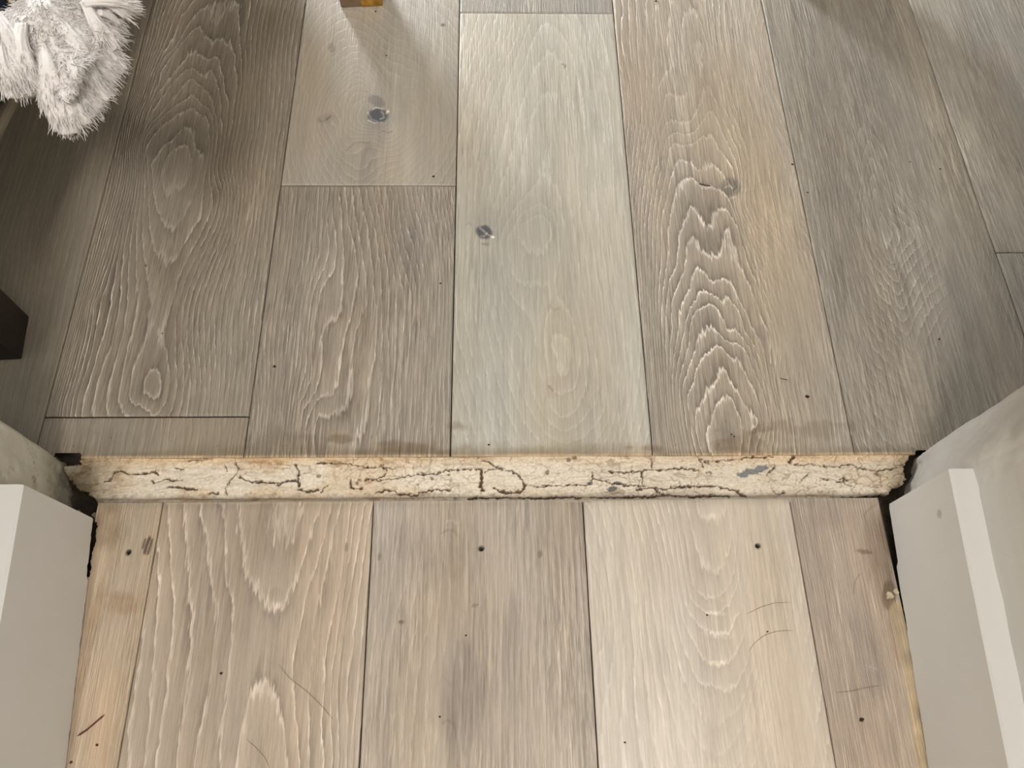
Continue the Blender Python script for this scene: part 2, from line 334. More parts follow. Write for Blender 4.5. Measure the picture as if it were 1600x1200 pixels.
G['P2a'] = dict(lines=[
    (1, l((640,570),(660,510),(740,490),(830,520),(850,570),(790,640),(700,650),(645,610))),
    (3, l((560,570),(600,490),(690,460))), (4, l((500,600),(520,490),(580,440),(660,430))), (3.5, l((530,620),(560,670),(640,690),(720,690))),
    (5, l((460,600),(480,690),(560,730),(660,740))), (6, l((430,560),(440,700),(520,770),(660,770))), (7, l((400,600),(430,800),(480,850),(560,800),(660,800))),
    (7, l((350,430),(450,330),(520,260),(570,240),(640,270),(700,340),(800,420),(870,500))),
    (8.5, l((320,420),(420,290),(520,190),(580,180),(660,240),(760,350))), (10, l((330,330),(450,180),(540,110),(620,130),(700,220)))],
    anchors=A(460,80,5.715,[(250,600,9),(150,600,12),(20,600,16),(50,200,17),(200,200,14),(300,100,13),(1000,550,7),(1200,550,11),(1400,550,15),(900,200,13),(1400,200,18),(150,1000,14),(400,1000,10),(600,1000,8.5),(800,1000,10),(1100,1000,13),(1400,1000,17),(500,-200,15),(900,-200,18)]), lw=.32)
e = lambda *p: (350, 280, 2.2857, list(p))
G['P3'] = dict(lines=[
    (1, e((1050,200),(1060,160),(1100,135),(1150,140),(1170,190),(1150,250),(1110,270),(1070,240),(1050,200))),
    (2, e((1030,330),(1010,220),(1060,120),(1130,90),(1180,130),(1200,220),(1190,320))),
    (1, e((1170,590),(1190,600),(1200,700),(1230,690),(1240,600))), (2, e((1150,600),(1160,740),(1200,770),(1260,740),(1270,620))),
    (3, e((1130,700),(1160,800),(1200,850),(1250,830),(1290,760))), (4, e((1120,790),(1160,870),(1210,900),(1270,880),(1330,800))),
    (5, e((1100,840),(1160,920),(1220,945),(1290,920),(1350,850)))],
    anchors=A(350,280,2.2857,[(840,100,10),(940,100,6),(1300,100,6),(1430,100,10),(830,500,10),(960,500,6),(1300,500,4),(1450,500,9),(820,900,13),(1000,900,8),(1400,900,8),(1510,900,12),(1150,450,2.4),(900,190,8)]) +
      [(730,40,14),(800,40,9),(850,40,6),(950,40,11),(850,150,4),(860,240,3)], lw=.3)

def rbf(pts, vals, q, lam=1e-3):
    n = len(pts)
    def ker(d2): return .5 * d2 * np.log(d2 + 1e-12)
    d2 = ((pts[:, None] - pts[None]) ** 2).sum(-1); K = ker(d2) + lam * np.eye(n)
    P = np.c_[np.ones(n), pts]; Mx = np.block([[K, P], [P.T, np.zeros((3, 3))]])
    sol = np.linalg.solve(Mx, np.r_[vals, 0, 0, 0])
    out = np.empty(len(q))
    for i in range(0, len(q), 20000):
        c = q[i:i + 20000]; dd = ((c[:, None] - pts[None]) ** 2).sum(-1)
        out[i:i + 20000] = ker(dd) @ sol[:n] + np.c_[np.ones(len(c)), c] @ sol[n:]
    return out
ANI = .45
def ring_field(g, X, Y):
    P = []; V = []
    for kk, (ox, oy, sc, pts) in g['lines']:
        pp = np.array(C(ox, oy, sc, pts)); d = np.r_[0, np.cumsum(np.hypot(*np.diff(pp, axis=0).T))]
        n = max(int(d[-1] / 9), 2); t = np.linspace(0, d[-1], n)
        P += list(zip(np.interp(t, d, pp[:, 0]), np.interp(t, d, pp[:, 1]))); V += [kk] * n
    for x, y, kk in g['anchors']: P.append((x, y)); V.append(kk)
    Wp = unpn(np.array(P))[:, :2]; V = np.array(V, float)
    sc = np.array([30, 30 * ANI]); pts = Wp * sc
    # evaluate on a coarse lattice, then resample
    x0, x1, y0, y1 = X.min(), X.max(), Y.min(), min(Y.max(), .95)
    nx, ny = int((x1 - x0) / .003) + 2, int((y1 - y0) / .004) + 2
    gx = np.linspace(x0, x1, nx); gy = np.linspace(y0, y1, ny); GX, GY = np.meshgrid(gx, gy, indexing='ij')
    v = rbf(pts, V, np.c_[GX.ravel() * sc[0], GY.ravel() * sc[1]], 2e-3).reshape(nx, ny)
    fx = np.clip((X - x0) / (x1 - x0) * (nx - 1), 0, nx - 1.001); fy = np.clip((np.minimum(Y, y1) - y0) / (y1 - y0) * (ny - 1), 0, ny - 1.001)
    xi, yi = fx.astype(int), fy.astype(int); fx -= xi; fy -= yi
    return (v[xi, yi] * (1 - fx) + v[xi + 1, yi] * fx) * (1 - fy) + (v[xi, yi + 1] * (1 - fx) + v[xi + 1, yi + 1] * fx) * fy

BASE = dict(P0=(150,141,126), P1=(160,148,131), P1b=(157,147,131), P2a=(186,176,160), P2b=(172,160,144), P3=(200,194,180), P3a=(172,164,152), P4=(188,175,157),
            P5=(163,154,140), P6=(168,160,147), P6b=(158,152,142), Q0=(200,181,157), Q1=(185,169,151), Q2=(182,169,154), Q3=(213,201,186), Q4=(192,176,160), X=(175,165,150))
FIB = dict(P0=.5, P1=.9, P2b=1.25, P2a=.45, P3=.6, P4=.9, P5=1.15, P6=1.0, Q0=1.0, Q1=.55, Q2=1.0, Q3=.5, Q4=1.2)
# colour patches in the print, and stain with painted shading by the right skirting: x, y, rx, ry (photo pixels), turn, lightness factor exponent, tint
BL = [  # (planks, x, y, rx, ry, turn, strength, rgb tint multiplier)
    ('P2a', 590, 180, 17, 12, 0, 1.0, (.27,.31,.38)), ('P2a', 588, 158, 16, 9, 25, .8, (.60,.62,.68)), ('P2a', 590, 181, 26, 19, 0, .4, (.70,.72,.78)),
    ('P2a', 585, 215, 22, 20, 0, .5, (.78,.78,.82)), ('P2a', 575, 262, 16, 40, 8, .6, (.72,.73,.77)), ('P2a', 508, 186, 16, 8, -20, .5, (.75,.74,.72)), ('P2a', 518, 75, 6, 8, 0, .6, (.6,.58,.58)), ('P2a', 692, 39, 4, 3, 0, .9, (.4,.35,.35)),
    ('P2a', 470, 190, 30, 120, 8, .3, (1.0,.9,.78)),
    ('P3', 757, 363, 15, 11, 20, 1.0, (.28,.30,.36)), ('P3', 760, 350, 30, 22, 0, .35, (.72,.74,.78)), ('P3', 862, 605, 16, 18, 0, .35, (.85,.76,.72)), ('P3', 860, 150, 30, 60, 0, .25, (.86,.86,.84)),
    ('P3', 850, 340, 45, 40, 0, .2, (.88,.86,.8)), ('P3', 855, 660, 40, 30, 0, .3, (.86,.85,.82)),
    ('P4', 1142, 292, 17, 15, 10, .75, (.55,.58,.62)), ('P4', 1085, 360, 34, 28, -20, .4, (.80,.79,.82)), ('P4', 1130, 372, 24, 22, 0, .4, (.80,.79,.82)), ('P4', 1098, 500, 26, 22, 0, .4, (.80,.79,.82)), ('P4', 1110, 305, 35, 25, 0, .3, (.86,.84,.84)),
    ('P4', 1110, 545, 40, 16, 20, .4, (.84,.81,.82)), ('P4', 1110, 585, 28, 24, 0, .45, (.84,.80,.79)), ('P4', 1140, 660, 14, 34, 0, .45, (.76,.77,.78)), ('P4', 1190, 520, 12, 14, -30, .6, (.76,.76,.82)), ('P4', 1110, 140, 14, 40, -10, .4, (.80,.76,.74)),
    ('P4', 1215, 480, 45, 260, -11, .45, (1.06,1.03,.96)), ('P4', 1010, 130, 30, 130, -8, .35, (.90,.88,.90)), ('P4', 1000, 300, 14, 200, -6, .4, (.86,.85,.88)), ('P4', 1180, 260, 40, 150, -11, .3, (1.06,1.0,.9)),
    ('P1', 300, 20, 60, 40, 0, .35, (.84,.82,.82)), ('P1', 300, 240, 50, 45, 10, .35, (.84,.83,.82)), ('P1', 245, 530, 24, 60, 8, .5, (.80,.79,.82)), ('P1', 270, 420, 18, 40, 5, .4, (.80,.78,.78)), ('P1', 160, 450, 26, 260, 14, .35, (.76,.74,.72)), ('P1', 230, 120, 18, 150, 15, .4, (.76,.74,.72)),
    ('P1', 235, 610, 18, 22, 0, .4, (.86,.84,.82)), ('P1', 335, 300, 20, 14, 30, .4, (.82,.8,.78)), ('P1', 430, 150, 40, 200, 8, .2, (1.06,1.04,1.0)), ('P1b', 150, 690, 60, 18, 0, .5, (.84,.84,.82)), ('P1b', 250, 665, 50, 10, 0, .3, (1.08,1.02,.96)),
    ('P2b', 630, 370, 24, 70, -14, .55, (.70,.72,.77)), ('P2b', 510, 520, 18, 60, 8, .4, (.82,.79,.76)), ('P2b', 540, 610, 14, 50, 6, .5, (.78,.77,.78)), ('P2b', 450, 360, 28, 80, 5, .35, (.80,.81,.82)), ('P2b', 450, 620, 40, 60, 5, .3, (.82,.80,.78)), ('P2b', 560, 650, 40, 30, 0, .2, (.85,.84,.8)), ('P2b', 690, 480, 12, 180, 0, .35, (1.05,1.08,1.10)),
    ('P2b', 660, 340, 25, 50, 0, .3, (.82,.84,.9)),
    ('P5', 1290, 200, 20, 160, -12, .4, (.80,.80,.82)), ('P5', 1330, 420, 30, 160, -14, .4, (.84,.83,.84)), ('P5', 1420, 500, 30, 90, -14, .3, (.86,.84,.82)), ('P5', 1500, 480, 16, 80, -14, .5, (.78,.79,.82)), ('P5', 1500, 320, 30, 150, -16, .4, (1.08,1.08,1.04)), ('P5', 1330, 90, 30, 60, -14, .3, (.90,.86,.88)), ('P5', 1345, 130, 14, 60, -35, .3, (.84,.84,.86)),
    ('P5', 1390, 640, 60, 40, 0, .3, (.9,.88,.85)),
    ('P6', 1560, 100, 22, 30, 0, .45, (1.06,.94,.88)), ('P6', 1480, 100, 16, 100, -20, .4, (.84,.85,.86)), ('P6', 1560, 260, 16, 60, -20, .3, (.86,.82,.8)),
    ('P0', 90, 330, 30, 100, 15, .4, (.80,.78,.74)), ('P0', 50, 600, 30, 30, 0, .4, (.82,.82,.8)),
    ('Q2', 700, 960, 20, 500, 0, .35, (.86,.86,.85)), ('Q2', 715, 870, 16, 42, 3, .55, (.84,.82,.78)), ('Q2', 720, 1090, 36, 70, 4, .85, (.68,.67,.70)), ('Q2', 708, 1170, 12, 60, 0, .6, (.78,.78,.77)), ('Q2', 628, 1000, 7, 60, 3, .6, (.74,.74,.74)), ('Q2', 627, 972, 5, 4, 0, .9, (.42,.32,.28)),
    ('Q2', 800, 1040, 18, 110, 0, .5, (.80,.80,.80)), ('Q2', 690, 850, 70, 60, 0, .35, (.88,.88,.88)), ('Q2', 700, 940, 30, 60, 0, .35, (1.02,.94,.88)), ('Q2', 860, 1000, 40, 200, 0, .25, (1.03,.98,.92)), ('Q2', 655, 1090, 50, 140, 0, .2, (1.05,1.0,.92)),
    ('Q2', 742, 946, 7, 3, -20, .8, (.62,.58,.52)), ('Q2', 844, 866, 3, 6, 0, .8, (.5,.48,.45)), ('Q2', 593, 870, 3, 7, 10, .7, (.5,.5,.45)),
    ('Q1', 560, 1130, 2, 2, 0, .1, (.9,.9,.9)), ('Q1', 432, 930, 14, 14, 0, .55, (.78,.78,.78)), ('Q1', 345, 1010, 14, 120, 5, .35, (.88,.87,.9)), ('Q1', 300, 900, 20, 100, -3, .35, (.86,.86,.86)), ('Q1', 370, 950, 14, 60, 0, .4, (.84,.82,.82)), ('Q1', 470, 815, 30, 25, 0, .4, (1.04,1.05,1.08)), ('Q1', 541, 855, 3, 8, 0, .7, (.5,.48,.44)), ('Q1', 540, 830, 16, 50, 0, .3, (1.06,1.05,1.02)),
    ('Q3', 960, 920, 40, 200, -3, .35, (1.03,1.08,1.08)), ('Q3', 1200, 920, 30, 300, -8, .45, (1.04,.98,.86)), ('Q3', 1030, 1150, 60, 60, 0, .3, (1.06,1.08,1.1)), ('Q3', 1140, 850, 20, 60, 0, .25, (1.0,.92,.88)),
    ('Q3', 1118, 958, 18, 4, 4, .9, (1.2,1.22,1.22)), ('Q3', 1122, 992, 20, 5, 6, .9, (1.2,1.22,1.22)), ('Q3', 1120, 1036, 17, 4, 0, .9, (1.2,1.22,1.22)), ('Q3', 1144, 1072, 9, 4, -8, .8, (1.15,1.17,1.17)), ('Q3', 1113, 806, 12, 4, -10, .6, (1.16,1.14,1.1)), ('Q3', 1122, 936, 14, 3, 10, .7, (1.15,1.12,1.08)),
    ('Q4', 1355, 1020, 24, 60, -22, .6, (.76,.76,.80)), ('Q4', 1300, 805, 30, 16, 0, .5, (.82,.78,.80)), ('Q4', 1350, 862, 14, 4, 10, .8, (.55,.46,.42)), ('Q4', 1375, 870, 22, 60, -10, .75, (.66,.60,.54)), ('Q4', 1388, 830, 14, 45, -10, .7, (.60,.56,.50)), ('Q4', 1390, 930, 12, 24, 0, .8, (.45,.38,.31)), ('Q4', 1400, 1000, 10, 50, -10, .5, (.78,.66,.54)), ('Q4', 1350, 1150, 30, 60, 0, .3, (.92,.86,.82)), ('Q4', 1300, 900, 30, 80, -10, .2, (1.04,.98,.9)),  # brown patches along the right skirting: stain with some shade painted in
    ('Q0', 230, 853, 9, 14, 12, .35, (.6,.56,.52)), ('Q0', 192, 945, 24, 14, 0, .6, (.78,.66,.54)), ('Q0', 185, 930, 26, 6, 0, .4, (.8,.7,.58)), ('Q0', 170, 820, 20, 40, 10, .5, (.78,.74,.66)), ('Q0', 150, 1130, 30, 90, 0, .4, (1.08,.96,.88)), ('Q0', 150, 960, 8, 60, 12, .5, (.7,.62,.52)),
]
# where the ring lines stand out or fade: plank, x, y, rx, ry, turn, factor
LWM = [('P1', 282, 300, 45, 65, 5, .35), ('P4', 1240, 290, 30, 80, -10, .2), ('Q1', 450, 815, 45, 35, 0, .55), ('Q3', 1215, 950, 55, 320, -8, .2), ('Q3', 1110, 1160, 140, 80, 0, .35), ('Q3', 940, 950, 50, 300, 0, .5), ('P5', 1480, 610, 120, 90, -20, .2), ('P4', 1240, 480, 45, 300, -11, .25), ('P4', 1180, 120, 50, 160, -10, .35), ('P4', 1020, 520, 26, 260, -4, 1.35), ('P4', 1060, 120, 90, 150, -6, .45), ('P4', 1100, 500, 70, 200, -3, 1.25),
       ('P5', 1330, 60, 120, 160, -14, .15), ('P5', 1410, 440, 45, 90, -14, 1.5), ('P5', 1290, 500, 60, 160, -12, .4), ('P5', 1520, 500, 50, 220, -18, .35), ('P5', 1440, 240, 50, 100, -18, .5),
       ('P1', 150, 480, 36, 330, 14, 1.9), ('P1', 225, 120, 28, 170, 15, 1.7), ('P1', 410, 250, 50, 330, 8, .8), ('P1', 260, 420, 50, 110, 5, .55), ('P3', 850, 240, 120, 500, 0, .8),
       ('P2b', 440, 500, 35, 230, 6, 1.0), ('P2a', 660, 130, 50, 200, 0, .5)]
# fine drawn marks: planks, polyline, half width px, tint
MK = [('Q0', [(234,840),(229,852),(226,864)], 2.4, (.30,.27,.26)), ('Q0', [(238,843),(234,856),(231,866)], 1.8, (.34,.31,.30)), ('Q0', [(227,842),(223,856)], 1.6, (.42,.38,.35)), ('P2a', [(575,176),(580,186),(590,190)], 1.3, (2.6,2.5,2.35)), ('P2a', [(583,171),(588,168),(600,171)], 1.2, (2.5,2.4,2.3)), ('P2a', [(594,186),(600,184),(599,178),(596,174)], 1.3, (2.8,2.7,2.5)), ('P2a', [(604,177),(606,174)], 1.8, (3,2.9,2.7)), ('P2a', [(576,188),(585,192),(596,191)], .9, (2.3,2.3,2.3)),
      ('P2a', [(498,184),(500,189),(507,190)], 1, (.7,.68,.62)), ('P2a', [(510,187),(516,182)], 1.8, (.62,.6,.56)), ('P2a', [(541,236),(548,228),(556,222),(565,222),(577,224)], 1, (.78,.76,.74)), ('P2a', [(597,205),(606,207),(614,205)], 1, (.72,.7,.7)),
      ('P3', [(750,356),(757,362),(761,366),(771,371)], 1.4, (2.9,2.8,2.65)), ('P3', [(761,364),(757,369),(751,369)], 1.1, (2.6,2.5,2.3)), ('P3', [(754,381),(762,382)], 2, (.7,.66,.6)), ('P3', [(727,352),(733,348),(737,352)], 1, (.85,.83,.8)),
      ('P3', [(878,100),(884,103),(882,106)], 1.2, (.55,.53,.5)), ('P3', [(858,603),(864,610)], 1.6, (.6,.55,.52)), ('P3', [(858,478),(866,484),(874,482)], 2, (.85,.84,.8)),
      ('P4', [(1133,293),(1139,290),(1145,294)], 1, (1.9,1.85,1.8)), ('P4', [(1140,310),(1148,308)], 1.2, (1.5,1.45,1.4)), ('P4', [(1147,284),(1150,292),(1146,298)], 1.5, (.6,.62,.68)),
      ('Q2', [(691,833),(697,829),(703,828),(711,830),(714,836)], 1.8, (.76,.75,.72)), ('Q2', [(698,815),(706,812),(713,818)], 2.2, (1.22,1.2,1.16)), ('Q2', [(691,1130),(700,1125),(710,1132),(713,1150),(715,1198)], 1.5, (.78,.77,.74)), ('Q2', [(692,1054),(696,1062),(706,1072)], 1.2, (.85,.84,.82)),
      ('Q4', [(1354,1040),(1372,1046)], 1, (1.3,1.3,1.3))]
HOLES_ROOM = [[(84,709),(126,709),(124,718),(117,728),(100,722)], [(1432,706),(1445,703),(1436,722),(1428,714)]]
HOLES_HALL = [[(112,760),(134,768),(154,779),(149,812),(134,804),(118,792)], [(1390,766),(1412,758),(1426,756),(1420,766),(1400,779),(1388,780)],
              [(143,818),(152,816),(147,850),(140,900),(130,900)], [(1385,795),(1389,806),(1402,877),(1409,884),(1409,908),(1402,904),(1396,872)]]
SCREWS = [(200.5,862.5),(752,857),(1184.5,852.5)]

def build_floor(name, cols, y0, y1, step, joints, names, label, holes, smear):
    VV = []; QQ = []; at = dict(ring=[], lw=[], fib=[], pk=[], col=[]); base = 0; pid = 0
    for ci, (sl, sr) in enumerate(cols):
        ys = [y0] + sorted(joints.get(ci, [])) + [y1]
        for si in range(len(ys) - 1):
            nm = names(ci, si); pid += 1
            a_, b_ = ys[si] + (.0009 if si else 0), ys[si + 1] - (.0009 if si < len(ys) - 2 else .0005)
            dense = (a_ < .95)
            cx = sl[1] + sl[0] * .3
            inview = -.62 < cx < .85
            st = step if inview else .01
            if dense and b_ > .95: yy = np.r_[np.arange(a_, .93, st), np.arange(.94, b_, .05), b_]
            elif dense: yy = np.linspace(a_, b_, int((b_ - a_) / st) + 2)
            else: yy = np.linspace(a_, b_, max(int((b_ - a_) / .05), 2))
            if y0 < -.5 and si == 0:
                yy = np.r_[np.arange(a_, -.06, .04), np.linspace(-.05, b_, int((b_ + .05) / st) + 2)]
            uu = np.r_[0, np.linspace(.0012, W - .0012, int(W / st)), W]
            nu, nv = len(uu), len(yy)
            Uu, Yy = np.meshgrid(uu / W, yy, indexing='ij')
            XL = sl[0] * Yy + sl[1] + .00055; XR = sr[0] * Yy + sr[1] - .00055
            X = XL + (XR - XL) * Uu; u = Uu * W
            Z = np.zeros_like(X)
            Z[0, :] = -.0005; Z[-1, :] = -.0005
            if si: Z[:, 0] = -.0005
            x, y, uf = X.ravel(), Yy.ravel(), u.ravel()
            px = projn(np.c_[x, y, np.zeros(len(x))])
            pxx, pyy = px[:, 0], px[:, 1]
            # grain rings
            sd = (pid * 5) % 19
            if nm in G: rg = ring_field(G[nm], x, y); lwv = np.full(len(x), G[nm]['lw'])
            else:
                wob = (fbm(uf * 12 + pid, y * 4 + 7 * pid, sd, 3) - .5) * 5
                rg = (uf + .01 * np.sin(y * 5 + pid)) / .0065 + wob; lwv = np.full(len(x), .38)
            rg = rg + (fbm(uf * 90 + pid * 9, y * 30, sd + 3, 3) - .5) * .35
            lwv = lwv * (.55 + .9 * fbm(uf * 25, y * 6 + pid, sd + 7, 3))
            c = lin(BASE.get(nm, BASE['X']))[None] * np.ones((len(x), 1))
            low = fbm(uf * 10 + pid * 3, y * 3.0 + pid * 11, sd + 5, 4) - .5
            c = c * (1 + .28 * low)[:, None]
            if inview:
                jx = (fbm(x * 160, y * 30, 2, 3) - .5); jy = (fbm(x * 160, y * 40, 9, 3) - .5)
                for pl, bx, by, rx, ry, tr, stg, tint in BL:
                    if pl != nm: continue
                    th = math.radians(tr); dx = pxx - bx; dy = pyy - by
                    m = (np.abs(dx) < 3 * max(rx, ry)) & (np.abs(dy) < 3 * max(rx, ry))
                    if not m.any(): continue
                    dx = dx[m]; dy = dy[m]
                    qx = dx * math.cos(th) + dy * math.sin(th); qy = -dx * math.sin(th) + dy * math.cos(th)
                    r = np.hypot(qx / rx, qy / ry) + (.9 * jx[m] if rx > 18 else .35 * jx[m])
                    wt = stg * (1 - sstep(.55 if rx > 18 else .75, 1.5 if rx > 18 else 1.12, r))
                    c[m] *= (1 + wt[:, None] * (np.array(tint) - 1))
                    if min(tint) < .4: lwv[m] *= 1 - wt
                for pl, bx, by, rx, ry, tr, k_ in LWM:
                    if pl != nm: continue
                    th = math.radians(tr); dx = pxx - bx; dy = pyy - by
                    r = np.hypot((dx * math.cos(th) + dy * math.sin(th)) / rx, (-dx * math.sin(th) + dy * math.cos(th)) / ry)
                    lwv = lwv * (1 + (k_ - 1) * (1 - sstep(.5, 1.3, r)))
                for pl, pts, hw, tint in MK:
                    if pl != nm: continue
                    pa = np.array(pts); m = (pxx > pa[:, 0].min() - 8) & (pxx < pa[:, 0].max() + 8) & (pyy > pa[:, 1].min() - 8) & (pyy < pa[:, 1].max() + 8)
                    if not m.any(): continue
                    d = seg_dist(pxx[m], pyy[m], pts); wt = 1 - sstep(hw * .5, hw * 1.4, d)
                    c[m] *= (1 + wt[:, None] * (np.array(tint) - 1))
                c, lwv = smear(c, lwv, x, y, pxx, pyy)
                if y0 < 0:
                    zz = Z.ravel()
                    for sx_, sy_ in SCREWS:
                        P = unp(sx_, sy_); d = np.hypot(x - P[0], y - P[1])
                        zz -= .004 * (1 - sstep(.0014, .0028, d)); c *= (1 - .98 * (1 - sstep(.0017, .0030, d)))[:, None]
                    Z = zz.reshape(Z.shape)
            idx = np.arange(nu * nv).reshape(nu, nv)
            q = np.stack([idx[:-1, :-1], idx[1:, :-1], idx[1:, 1:], idx[:-1, 1:]], -1).reshape(-1, 4)
            if inview and holes:
                hx = pxx + (fbm(x * 250, y * 250, 4, 2) - .5) * 5; hy = pyy + (fbm(x * 250, y * 250, 8, 2) - .5) * 5
                bad = np.zeros(len(x), bool)
                for h in holes: bad |= in_poly(hx, hy, h)
                q = q[~bad[q].any(1)]
            else: bad = np.zeros(len(x), bool)
            bad0 = bad
            V = np.c_[x, y, Z.ravel()]
            # plank edges: skirts going down 4 mm
            sk = []
            for line in (idx[:, 0][::-1], idx[-1, ::-1] if False else idx[-1, :][::-1], idx[0, :], idx[:, -1]):
                n0 = len(V); low_ = V[line].copy(); low_[:, 2] -= .004; V = np.r_[V, low_]
                i = np.arange(len(line) - 1)
                ok = ~(bad0[line[i]] | bad0[line[i + 1]])
                sk.append(np.stack([line[i], line[i + 1], n0 + i + 1, n0 + i], 1)[ok])
                for arr_name in (): pass
                rg = np.r_[rg, rg[line]]; lwv = np.r_[lwv, lwv[line] * 0]; c = np.r_[c, c[line] * .22]; uf = np.r_[uf, uf[line]]; y = np.r_[y, y[line]]
            q = np.r_[q] if not len(sk) else np.concatenate([q] + sk)
            VV.append(V); QQ.append(q + base); base += len(V)
            at['ring'].append(rg); at['lw'].append(lwv); at['col'].append(c)
            at['fib'].append(np.full(len(V), FIB.get(nm[:3], FIB.get(nm[:2], .8)))); at['pk'].append(np.c_[uf + pid * 1.37, y + pid * .61, np.full(len(V), pid * 3.1)])
    V = np.concatenate(VV); Q = np.concatenate(QQ)
    me = bpy.data.meshes.new(name)
    me.vertices.add(len(V)); me.vertices.foreach_set('co', V.astype(np.float32).ravel())
    me.loops.add(len(Q) * 4); me.loops.foreach_set('vertex_index', Q.astype(np.int32).ravel())
    me.polygons.add(len(Q)); me.polygons.foreach_set('loop_start', np.arange(0, len(Q) * 4, 4, dtype=np.int32))
    me.polygons.foreach_set('loop_total', np.full(len(Q), 4, np.int32)); me.update(calc_edges=True)
    fattr(me, 'ring', np.concatenate(at['ring'])); fattr(me, 'lw', np.concatenate(at['lw'])); fattr(me, 'fib', np.concatenate(at['fib']))
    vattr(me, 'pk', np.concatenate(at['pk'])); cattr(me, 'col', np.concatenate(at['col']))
    me.materials.append(WOOD)
    o = bpy.data.objects.new(name, me); COL.objects.link(o); tag(o, label, kind='structure'); return o

def mult(c, m, tint): return c * (1 + m[:, None] * (np.array(tint) - 1))
def smear_room(c, lwv, x, y, px, py):
    d = (y - YT)                                     # grime left by the old trim along the strip
    n = fbm(x * 14, y * 60, 3, 4); n2 = fbm(x * 60, y * 90, 6, 4)
    inside = (px > 100) & (px < 1440)
    m1 = (1 - sstep(.002, .002 + .024 * n, d)) * inside
    c = mult(c, m1 * (.35 + .5 * n2), (.66, .58, .47))
    m2 = (1 - sstep(.004, .018, d + .02 * (n2 - .5))) * sstep(520, 620, px + 60 * n2) * (1 - sstep(900, 980, px)) * .75
    c = mult(c, m2, (.74, .70, .62)); lwv = lwv * (1 - .8 * m2)
    for bx, by, rx, ry, s_ in ((724,666,16,7,.7), (530,686,26,6,.8), (1160,690,34,16,.7), (1250,672,60,16,.45), (1195,672,16,5,.6), (440,690,60,20,.5), (1015,700,16,5,.7), (985,699,12,5,.8), (640,700,60,8,.6), (1120,672,14,3,.5)):
        r = np.hypot((px - bx) / rx, (py - by) / ry) + 2.2 * (n2 - .5) + 1.2 * (n - .5)
        c = mult(c, s_ * (1 - sstep(.3, 1.3, r)), (.64, .57, .48))
    tb = (1 - sstep(.0012, .0030, d)) * inside       # pale rim of old paint
    c = c * (1 - tb[:, None]) + tb[:, None] * lin((196, 172, 138)) * (.6 + .7 * n2)[:, None]
    sp = (vnoise(x * 900, y * 900, 5) > .985) * (d < .05) * inside * .6
    return mult(c, sp, (.35, .28, .2)), lwv
def smear_hall(c, lwv, x, y, px, py):
    d = YB - y; n = fbm(x * 30, y * 50, 3, 4); n2 = fbm(x * 90, y * 90, 6, 4)
    m = (1 - sstep(.001, .004 + .012 * n, d))
    c = mult(c, m * .6, (.78, .76, .72))
    # skim of filler feathered over the plank ends
    m = (1 - sstep(.0005, .001 + .006 * n2, d)) * .8
    c = c * (1 - m[:, None]) + m[:, None] * lin((186, 176, 156)) ; lwv = lwv * (1 - m)
    # beige bead of old filler by the right skirting board
    bead = seg_dist(px, py, [(1404, 950), (1418, 1000), (1424, 1050), (1434, 1110), (1446, 1205)])
    mb = (1 - sstep(7, 15 + 4 * n2, bead)) * (py > 930)
    c = c * (1 - mb[:, None]) + mb[:, None] * lin((200, 180, 148)) * (.75 + .5 * n2)[:, None]; lwv = lwv * (1 - mb)
    bl = seg_dist(px, py, [(150, 815), (139, 900), (135, 960), (103, 1200)]); ml = (1 - sstep(3, 12 + 8 * n, bl)) * .6
    c = mult(c, ml, (.55, .47, .38))
    cr = seg_dist(px, py, [(130, 770), (160, 790), (170, 830)]); c = mult(c, .6 * (1 - sstep(10, 40, cr)) * n2 * 1.5, (.5, .46, .4))
    return c, lwv
def shift(sm, dx): return (sm[0], sm[1] + dx)
def y_at(u, v): return unp(u, v)[1]
rs = [shift(U[0], -4 * W), shift(U[0], -3 * W), shift(U[0], -2 * W), shift(U[0], -W)] + U + [shift(U[5], W + .003), shift(U[5], 2 * W), shift(U[5], 3 * W), shift(U[5], 4 * W)]
rcols = list(zip(rs[:-1], rs[1:]))
nmr = {(3, 0): 'P0', (4, 0): 'P1b', (4, 1): 'P1', (5, 0): 'P2b', (5, 1): 'P2a', (6, 0): 'P3', (6, 1): 'P3a', (7, 0): 'P4', (8, 0): 'P5', (9, 0): 'P6b', (9, 1): 'P6'}
rj = {4: [y_at(230, 651.5)], 5: [y_at(577, 290)], 6: [y_at(838, 21)], 9: [y_at(1580, 395)], 3: [1.3], 7: [1.25], 8: [1.5]}
build_floor('floor', rcols, YT, 3.2, .0013, rj, lambda c, s: nmr.get((c, s), 'X'),
            'grey-brown limed oak plank floor of the room beyond the bare strip', HOLES_ROOM, smear_room)
hs = [shift(MS[0], -.075)] + MS + [shift(MS[3], .082)]
# hall planks beside the skirting boards are ripped narrower, so they keep their own width
hcols = list(zip(hs[:-1], hs[1:]))
nmh = {0: 'Q0', 1: 'Q1', 2: 'Q2', 3: 'Q3', 4: 'Q4'}
build_floor('floor.001', hcols, -1.4, YB, .0013, {}, lambda c, s: nmh[c],
            'beige limed oak plank floor of the hall in front of the bare strip', HOLES_HALL, smear_hall)

def box(x0, x1, y0, y1, z0, z1):
    V = [(x0,y0,z0),(x1,y0,z0),(x1,y1,z0),(x0,y1,z0),(x0,y0,z1),(x1,y0,z1),(x1,y1,z1),(x0,y1,z1)]
    return V, [(0,3,2,1),(4,5,6,7),(0,1,5,4),(1,2,6,5),(2,3,7,6),(3,0,4,7)]
